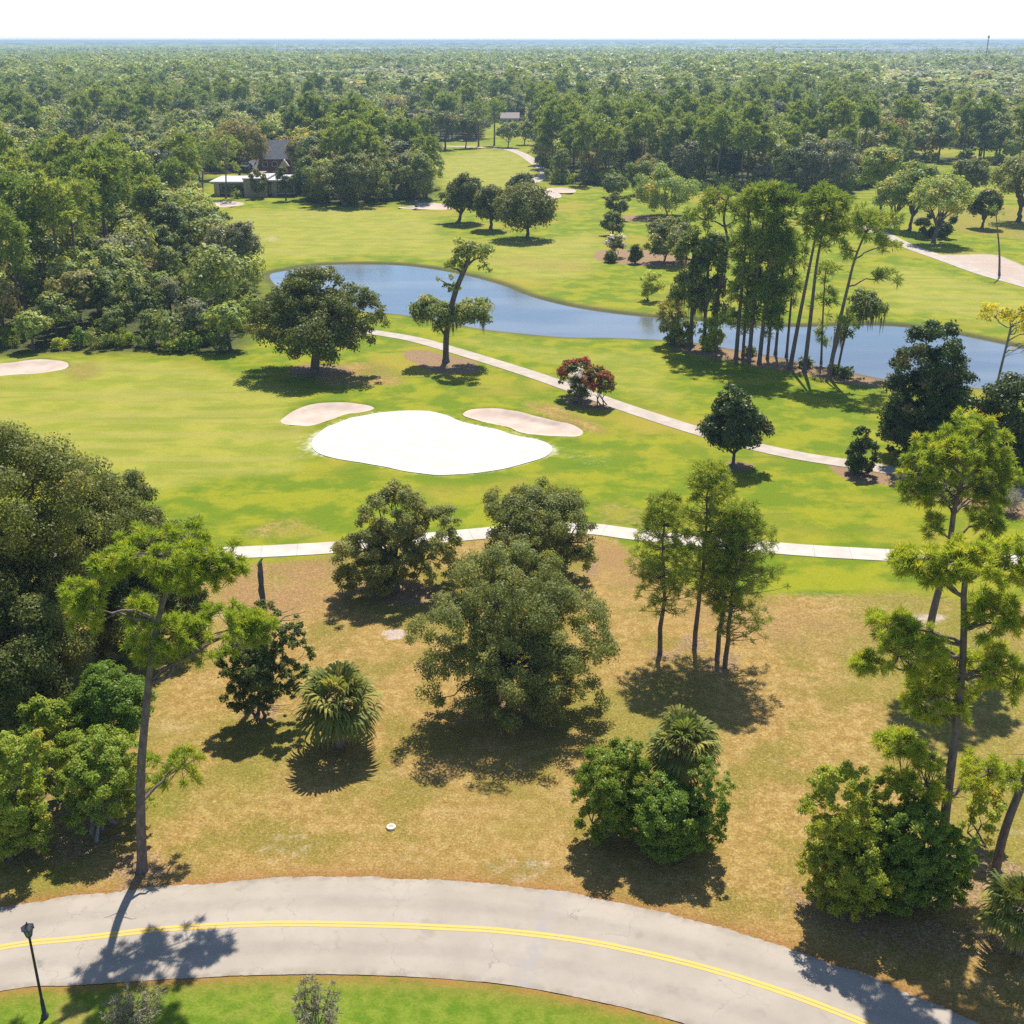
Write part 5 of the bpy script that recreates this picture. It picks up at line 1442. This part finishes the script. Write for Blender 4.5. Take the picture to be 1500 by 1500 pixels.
def scatter(pts, kinds, n, size, var, smin, smax, wide=1.0):
    tb = [low_broad(n, size, 2000 + i + n) for i in range(var)]
    tp = [low_pine(n, size, 2100 + i + n) for i in range(var)]
    for mat in parts:
        m = kinds == mat
        P = pts[m]
        if not len(P): continue
        tv = rng.integers(0, var, len(P))
        for v in range(var):
            p = P[tv == v]
            if not len(p): continue
            V0, r0, t0 = (tp if mat == 'pine_far' else tb)[v]
            a = rng.uniform(0, 6.28, len(p)); s = rng.uniform(smin, smax, len(p)); sw = s * wide
            ca, sa = np.cos(a) * sw, np.sin(a) * sw
            X_ = V0[None, :, 0] * ca[:, None] - V0[None, :, 1] * sa[:, None] + p[:, 0:1]
            Y_ = V0[None, :, 0] * sa[:, None] + V0[None, :, 1] * ca[:, None] + p[:, 1:2]
            Z_ = V0[None, :, 2] * s[:, None] + np.zeros_like(X_)
            tr_ = rng.uniform(-0.25, 0.25, len(p))
            parts[mat].append((np.stack([X_, Y_, Z_], -1).reshape(-1, 3), np.tile(r0, len(p)), np.clip(np.tile(t0, len(p)) + np.repeat(tr_, len(r0)), 0, 1)))
def kinds_for(P, sc):
    nz = wave_noise(P[:, 0], P[:, 1], sc)
    u = rng.uniform(size=len(P))
    nb = wave_noise(P[:, 0] + 300, P[:, 1] * 0.6, sc * 1.7)
    k = np.where(u < 0.17 + 0.36 * nz, 'pine_far', 'forest').astype(object)
    k[(k == 'forest') & (rng.uniform(size=len(P)) < 0.35 * nb)] = 'forest_light'
    k[(k == 'forest') & (rng.uniform(size=len(P)) < -0.35 * nb)] = 'forest_grey'
    w = rng.uniform(size=len(P))
    k[(k == 'forest') & (w < 0.12)] = 'forest_light'
    k[(k == 'forest') & (w > 0.88)] = 'forest_grey'
    k[(k == 'forest') & (w > 0.83)] = 'forest_rust'
    return k
rest = np.array([(c[0], c[1]) for q, c in enumerate(cands) if q not in taken and c[2] != 'under'])
rk = np.array([c[2] if c[2] == 'pine' else KINDS['broad'][c[3]][5] for q, c in enumerate(cands) if q not in taken and c[2] != 'under'], object)
rk[rk == 'pine'] = 'pine_far'
nr = rest[:, 1] < 330
scatter(rest[nr], rk[nr], 1700, 0.70, 5, 0.70, 1.0)
scatter(rest[~nr], rk[~nr], 520, 1.05, 6, 0.75, 1.1)
p = far_ok(in_view(jittered(-720, 720, 760, 1500, 10.6)))
scatter(p, kinds_for(p, 60.0), 320, 1.6, 10, 0.70, 1.40, 1.65)
p = far_ok(in_view(jittered(-1450, 1450, 1500, 3200, 13.0)))
scatter(p, kinds_for(p, 120.0), 70, 3.3, 8, 0.75, 1.35, 1.7)
p = far_ok(in_view(jittered(-3000, 3000, 3200, 6500, 30.0)))
scatter(p, kinds_for(p, 300.0), 26, 7.5, 5, 0.85, 1.25, 3.2)
p = in_view(jittered(-6300, 6300, 6500, 13600, 62.0))
scatter(p, kinds_for(p, 600.0), 22, 14.0, 5, 0.9, 1.35, 6.5)
p = in_view(jittered(-12800, 12800, 13600, 29000, 140.0))
scatter(p, kinds_for(p, 1200.0), 22, 22.0, 5, 0.9, 1.35, 14.0)
Vs, rs, ts, mi, mats = [], [], [], [], []
for i, (mat, lst) in enumerate(parts.items()):
    mats.append(M[mat])
    for V, r, t in lst:
        Vs.append(V.astype(np.float32)); rs.append(r); ts.append(t); mi.append(np.full(len(r), i, np.int32))
V = np.concatenate(Vs)
me = make_mesh("distant_forest", V, [np.arange(len(V), dtype=np.int32).reshape(-1, 4)], mats, {'rnd': ('FACE', np.concatenate(rs)), 'tint': ('FACE', np.concatenate(ts))}, False, np.concatenate(mi))
tag(link("distant_forest", me), "continuous mixed forest stretching to the flat horizon", "forest", None, 'stuff')
print("forest solo", {k: len(v) for k, v in solo.items()}, "mass quads", len(V) // 4)

# ------------------------------------------------------------------ buildings
M['white_roof'] = plain("white_roof", (0.50, 0.50, 0.51), (0.38, 0.38, 0.40), 0.6)
M['grey_roof'] = plain("grey_shingles", (0.105, 0.115, 0.135), (0.15, 0.16, 0.185), 1.5)
M['tan_wall'] = plain("tan_wall", (0.36, 0.29, 0.20), (0.42, 0.35, 0.25), 0.8)
M['dark_wall'] = plain("dark_wall", (0.05, 0.045, 0.045), (0.09, 0.08, 0.08), 0.8)
M['brick'] = plain("red_brick", (0.17, 0.065, 0.05), (0.22, 0.09, 0.07), 2.5)
M['glass'] = plain("window_glass", (0.02, 0.025, 0.03), (0.03, 0.035, 0.045), 1.0, 0.06, 0.6)
M['cream'] = plain("cream_wall", (0.55, 0.48, 0.40), (0.62, 0.55, 0.46), 0.8)
M['pale_roof'] = plain("pale_roof", (0.20, 0.165, 0.15), (0.26, 0.22, 0.20), 1.5)
M['tile_roof'] = plain("brown_roof", (0.30, 0.20, 0.15), (0.38, 0.27, 0.21), 1.5)
M['whitewall'] = plain("white_wall", (0.80, 0.79, 0.77), (0.72, 0.71, 0.70), 0.5)

b = at(372, 288)
hs = empty("flat_roofed_house", b, "low modern house with white flat roofs and tan wall panel behind the fairway", "house")
mpx = (b[1] * CP + H * SP) / F
X_ = lambda px: (px - 372) * mpx
def hbox(name, mat, x0, x1, y0, y1, z0, z1, parent=hs, **k):
    return link(name, MB().box(X_(x0), X_(x1), y0, y1, z0, z1, **k).mesh(name, M[mat]), parent)
hbox("wall", 'dark_wall', 312, 358, 3.0, 16.0, -0.1, 3.4)
o = hbox("roof", 'white_roof', 306, 362, 1.4, 17.0, 3.4, 3.85)
hbox("wall", 'tan_wall', 358, 392, 0.0, 12.0, -0.1, 4.6)
hbox("roof", 'white_roof', 357, 393, -0.4, 13.0, 4.6, 4.95)
hbox("wall", 'dark_wall', 392, 432, 2.0, 14.0, -0.1, 3.9)
hbox("roof", 'white_roof', 391, 436, 0.8, 15.0, 3.9, 4.35)
hbox("wall", 'tan_wall', 398, 405, 1.2, 2.1, -0.1, 3.85)
hbox("wall", 'tan_wall', 312, 320, 1.9, 3.1, -0.1, 3.35)
hbox("roof", 'tile_roof', 352, 372, 13.2, 20, 4.4, 4.8)
for x0, x1, yy in ((321, 338, 2.9), (340, 357, 2.9), (393, 397, 1.9), (406, 416, 1.9), (418, 430, 1.9)):
    f = hbox("window", 'whitewall', x0, x1, yy - 0.06, yy + 0.02, 0.5, 2.9)
    link("pane", MB().box(X_(x0) + 0.12, X_(x1) - 0.12, yy - 0.10, yy - 0.063, 0.62, 2.78).mesh("pane", M['glass']), f)

def gable(name, label, cat, px, py, wid, dep, hw, hr, wall, roof, wins=3, storeys=1, rot=0.0):
    b = at(px, py)
    r = empty(name, b, label, cat)
    r.rotation_euler = (0, 0, rot)
    link("wall", MB().box(-wid / 2, wid / 2, 0, dep, -0.2, hw).add([(-wid / 2, 0.0, hw), (-wid / 2, dep, hw), (-wid / 2, dep / 2, hw + hr * 0.93), (wid / 2, 0.0, hw), (wid / 2, dep, hw), (wid / 2, dep / 2, hw + hr * 0.93)], None, [(0, 1, 2), (3, 5, 4)]).mesh("wall", M[wall]), r)
    o_ = 0.5
    x0, x1 = -wid / 2 - o_, wid / 2 + o_
    zl = hw - o_ * hr / (dep / 2)
    mb = MB()
    for s in (0, 1):
        y_e, y_r = (-o_, dep / 2) if s == 0 else (dep + o_, dep / 2)
        Vt = [(x0, y_e, zl + 0.05), (x1, y_e, zl + 0.05), (x1, y_r, hw + hr + 0.05), (x0, y_r, hw + hr + 0.05)]
        Vb = [(a_, c_, d_ + 0.18) for a_, c_, d_ in Vt]
        mb.add(Vt + Vb, [(0, 1, 2, 3), (4, 7, 6, 5), (0, 4, 5, 1), (1, 5, 6, 2), (3, 2, 6, 7), (0, 3, 7, 4)])
    rf_ = link("roof", mb.mesh("roof", M[roof]), r)
    link("chimney", MB().box(wid * 0.22, wid * 0.22 + 0.9, dep * 0.62, dep * 0.62 + 0.8, hw + hr * 0.3, hw + hr + 0.9).mesh("chimney", M['brick']), rf_)
    for fl in range(storeys):
        for i in range(wins):
            cx = -wid / 2 + wid * (i + 0.5) / wins
            z0 = 0.9 + fl * 2.8
            f = link("window", MB().box(cx - 0.8, cx + 0.8, -0.06, 0.03, z0, z0 + 1.5).mesh("window", M['whitewall']), r)
            link("pane", MB().box(cx - 0.68, cx + 0.68, -0.10, -0.063, z0 + 0.12, z0 + 1.38).mesh("pane", M['glass']), f)
    return r
r = gable("brick_house", "two storey red brick house with grey roof rising behind the flat roofed house", "house", 411, 262, 12.0, 10.0, 6.2, 4.8, 'brick', 'grey_roof', 4, 2)
link("porch_roof", MB().add([(0.2, -2.2, 4.0), (3.4, -2.2, 4.0), (1.8, -2.2, 6.0), (0.2, -0.12, 4.0), (3.4, -0.12, 4.0), (1.8, -0.12, 6.0)], [(0, 2, 5, 3), (1, 4, 5, 2), (0, 3, 4, 1)], [(0, 1, 2), (3, 5, 4)]).mesh("porch_roof", M['cream']), r)
link("side_wing", MB().box(-10.5, -6.02, 1.0, 8.0, -0.1, 3.0).mesh("side_wing", M['brick']), r)
link("side_roof", MB().add([(-10.8, 0.5, 3.0), (-6.02, 0.5, 3.0), (-6.02, 8.3, 3.0), (-10.8, 8.3, 3.0), (-10.8, 4.4, 5.4), (-6.02, 4.4, 5.4)], [(0, 1, 5, 4), (2, 3, 4, 5), (3, 2, 1, 0)], [(0, 4, 3), (1, 2, 5)]).mesh("side_roof", M['grey_roof']), r)
gable("cottage", "small white roofed house at the far fairway's end beyond two tall pines", "house", 747, 182, 9, 8, 3.0, 2.4, 'cream', 'pale_roof', 3)
gable("cottage", "low pale house among trees left of the far fairway's end", "house", 552, 186, 10, 8, 3.0, 2.4, 'cream', 'tile_roof', 3)
gable("cottage", "brown roofed cottage right of the pale house in the far woods", "house", 600, 184, 9, 8, 3.0, 2.4, 'cream', 'tile_roof', 3)
gable("cottage", "tan roofed house at the left above the small far pond", "house", 48, 188, 16, 10, 3.2, 2.6, 'cream', 'tile_roof', 4)
gable("cottage", "grey roofed house among the woods left, below the small far pond", "house", 90, 240, 16, 10, 3.0, 2.8, 'cream', 'grey_roof', 4)
b = at(106, 200)
t_ = np.linspace(0, 2 * np.pi, 28, endpoint=False)
structure(link("far_pond_water", make_mesh("far_pond_water", np.stack([b[0] + 9 * np.cos(t_), b[1] + 15 * np.sin(t_), np.full(28, 0.15)], 1), [np.array([np.arange(28)])], M['farwater'] if 'farwater' in M else w.m)), "small bright pond far among the left woods", "pond")

for i, (sx, sy, hx, hy) in enumerate(far_sites):
    r = empty("warehouse", (sx, sy + hy * 0.2, 0), ["long white warehouse near the horizon above the far fairway, leftmost", "second long white warehouse near the horizon from the left", "short white warehouse near the horizon above the house at the fairway's end", "large white warehouse near the horizon right of centre", "long white warehouse near the horizon right of the large one", "rightmost white warehouse near the horizon"][i], "warehouse", "white warehouses near the horizon")
    lw = hx * 0.85
    link("wall", MB().box(-lw, lw, 0, 160, -0.3, 16.0).box(-lw * 0.3, lw * 0.1, -20, -0.05, -0.3, 9.0).mesh("wall", M['whitewall']), r)
    link("roof", MB().box(-lw - 1, lw + 1, -1, 161, 16.01, 17.6).mesh("roof", M['white_roof']), r)
    structure(link("parking_lot", make_mesh("parking_lot", [(sx - hx * 0.9, sy - hy * 0.8, 0.2), (sx + hx * 0.9, sy - hy * 0.8, 0.2), (sx + hx * 0.9, sy + hy * 0.18, 0.2), (sx - hx * 0.9, sy + hy * 0.18, 0.2)], [np.array([[0, 1, 2, 3]])], M['white_roof'])), "pale parking lot in front of a far warehouse", "parking lot")

# radio mast on the horizon at the right
b = on_depth(1447, 64, 1500.0); b[2] = 0
r = empty("radio_mast", b, "thin radio mast standing above the horizon at the right", "mast")
mb = MB()
for a in range(3):
    c = np.array([math.cos(a * 2.1), math.sin(a * 2.1), 0]) * 0.45
    mb.tube([c * 1.6, c + [0, 0, 46.5]], [0.20, 0.16], 5)
for z in range(2, 45, 2):
    for a in range(3):
        c = np.array([math.cos(a * 2.1), math.sin(a * 2.1), 0]) * (0.45 + 0.25 * (1 - z / 46)); d = np.array([math.cos(a * 2.1 + 2.1), math.sin(a * 2.1 + 2.1), 0]) * 0.45
        mb.tube([c + [0, 0, z], d + [0, 0, z + 1.8]], [0.07, 0.07], 4)
link("lattice", mb.mesh("lattice", M['dark_wall']), r)
link("antenna_platform", MB().box(-1.2, 1.2, -1.2, 1.2, 44.0, 44.3).box(-1.2, -0.9, -0.25, 0.25, 43.2, 46).box(0.9, 1.2, -0.25, 0.25, 43.2, 46).box(-0.25, 0.25, -1.3, -1.15, 43.2, 46).mesh("antenna_platform", M['dark_wall']), r)

# ------------------------------------------------------------------ street lamp, lid, stake
M['lamp_metal'] = plain("lamp_metal", (0.030, 0.034, 0.042), (0.05, 0.055, 0.065), 4.0, 0.45, 0.4)
M['lamp_glass'] = plain("lamp_glass", (0.16, 0.17, 0.18), (0.22, 0.23, 0.24), 4.0, 0.15, 0.5)
b = at(66, 1489)
tp_ = on_depth(43, 1372, b[1])
r = empty("street_lamp", b, "dark lantern street lamp on a slim post at the lower left verge", "street lamp")
h = tp_[2]
link("post", MB().lathe([(0.16, -0.1), (0.16, 0.10), (0.10, 0.16), (0.085, 0.9), (0.075, 0.95), (0.062, 1.0), (0.052, h - 0.06), (0.09, h - 0.03), (0.07, h)], 14).mesh("post", M['lamp_metal'], True), r)
head = link("lantern", MB().lathe([(0.06, h), (0.13, h + 0.03), (0.135, h + 0.06), (0.12, h + 0.065)], 6).mesh("lantern", M['lamp_metal']), r)
link("cap", MB().lathe([(0.0, h + 0.80), (0.03, h + 0.78), (0.035, h + 0.70), (0.09, h + 0.62), (0.29, h + 0.50), (0.30, h + 0.47), (0.22, h + 0.46)], 6).mesh("cap", M['lamp_metal']), head)
link("glass", MB().lathe([(0.115, h + 0.062), (0.205, h + 0.462)], 6).mesh("glass", M['lamp_glass']), head)
mb = MB()
for q in range(6):
    a = q / 6 * 2 * math.pi
    c = np.array([math.cos(a), math.sin(a), 0])
    mb.tube([c * 0.125 + [0, 0, h + 0.055], c * 0.222 + [0, 0, h + 0.465]], [0.016, 0.016], 5)
link("cage", mb.mesh("cage", M['lamp_metal']), head)

b = at(573, 1212)
r = empty("utility_lid", b, "small round white concrete lid set in the dry grass", "utility lid")
link("ring", MB().lathe([(0.26, -0.05), (0.26, 0.07), (0.24, 0.085), (0.13, 0.085), (0.12, 0.05)], 24).mesh("ring", M['cream']), r)
link("cover", MB().lathe([(0.119, 0.02), (0.119, 0.065), (0.05, 0.075), (0.0, 0.075)], 20).mesh("cover", M['tan_wall']), r)
b = at(610, 303)
r = empty("ball_washer", b, "tiny dark post with box beside the far bunker left of the oak trio", "golf post")
link("post", MB().lathe([(0.09, -0.1), (0.08, 0.9)], 8).mesh("post", M['lamp_metal']), r)
link("box", MB().box(-0.35, 0.35, -0.25, 0.25, 0.9, 1.6, taper=0.15).mesh("box", M['lamp_metal']), r)
link("base", MB().box(-0.5, 0.5, -0.3, 0.3, -0.05, 0.25, taper=0.2).mesh("base", M['lamp_metal']), r)

# ------------------------------------------------------------------ air
hz = bpy.data.materials.new("haze")
hz.use_nodes = True
hn = hz.node_tree
hn.nodes.clear()
ho = hn.nodes.new("ShaderNodeOutputMaterial")
hv = hn.nodes.new("ShaderNodeVolumePrincipled")
hv.inputs["Color"].default_value = (0.44, 0.62, 0.82, 1)
hv.inputs["Density"].default_value = 0.00019
hv.inputs["Anisotropy"].default_value = 0.2
hn.links.new(hv.outputs[0], ho.inputs["Volume"])
o = link("haze", MB().box(-16200, 16200, -320, 30200, -4.0, 49.0).mesh("haze", hz))
tag(o, "thin bluish air haze over the whole landscape", "haze", None, 'stuff')
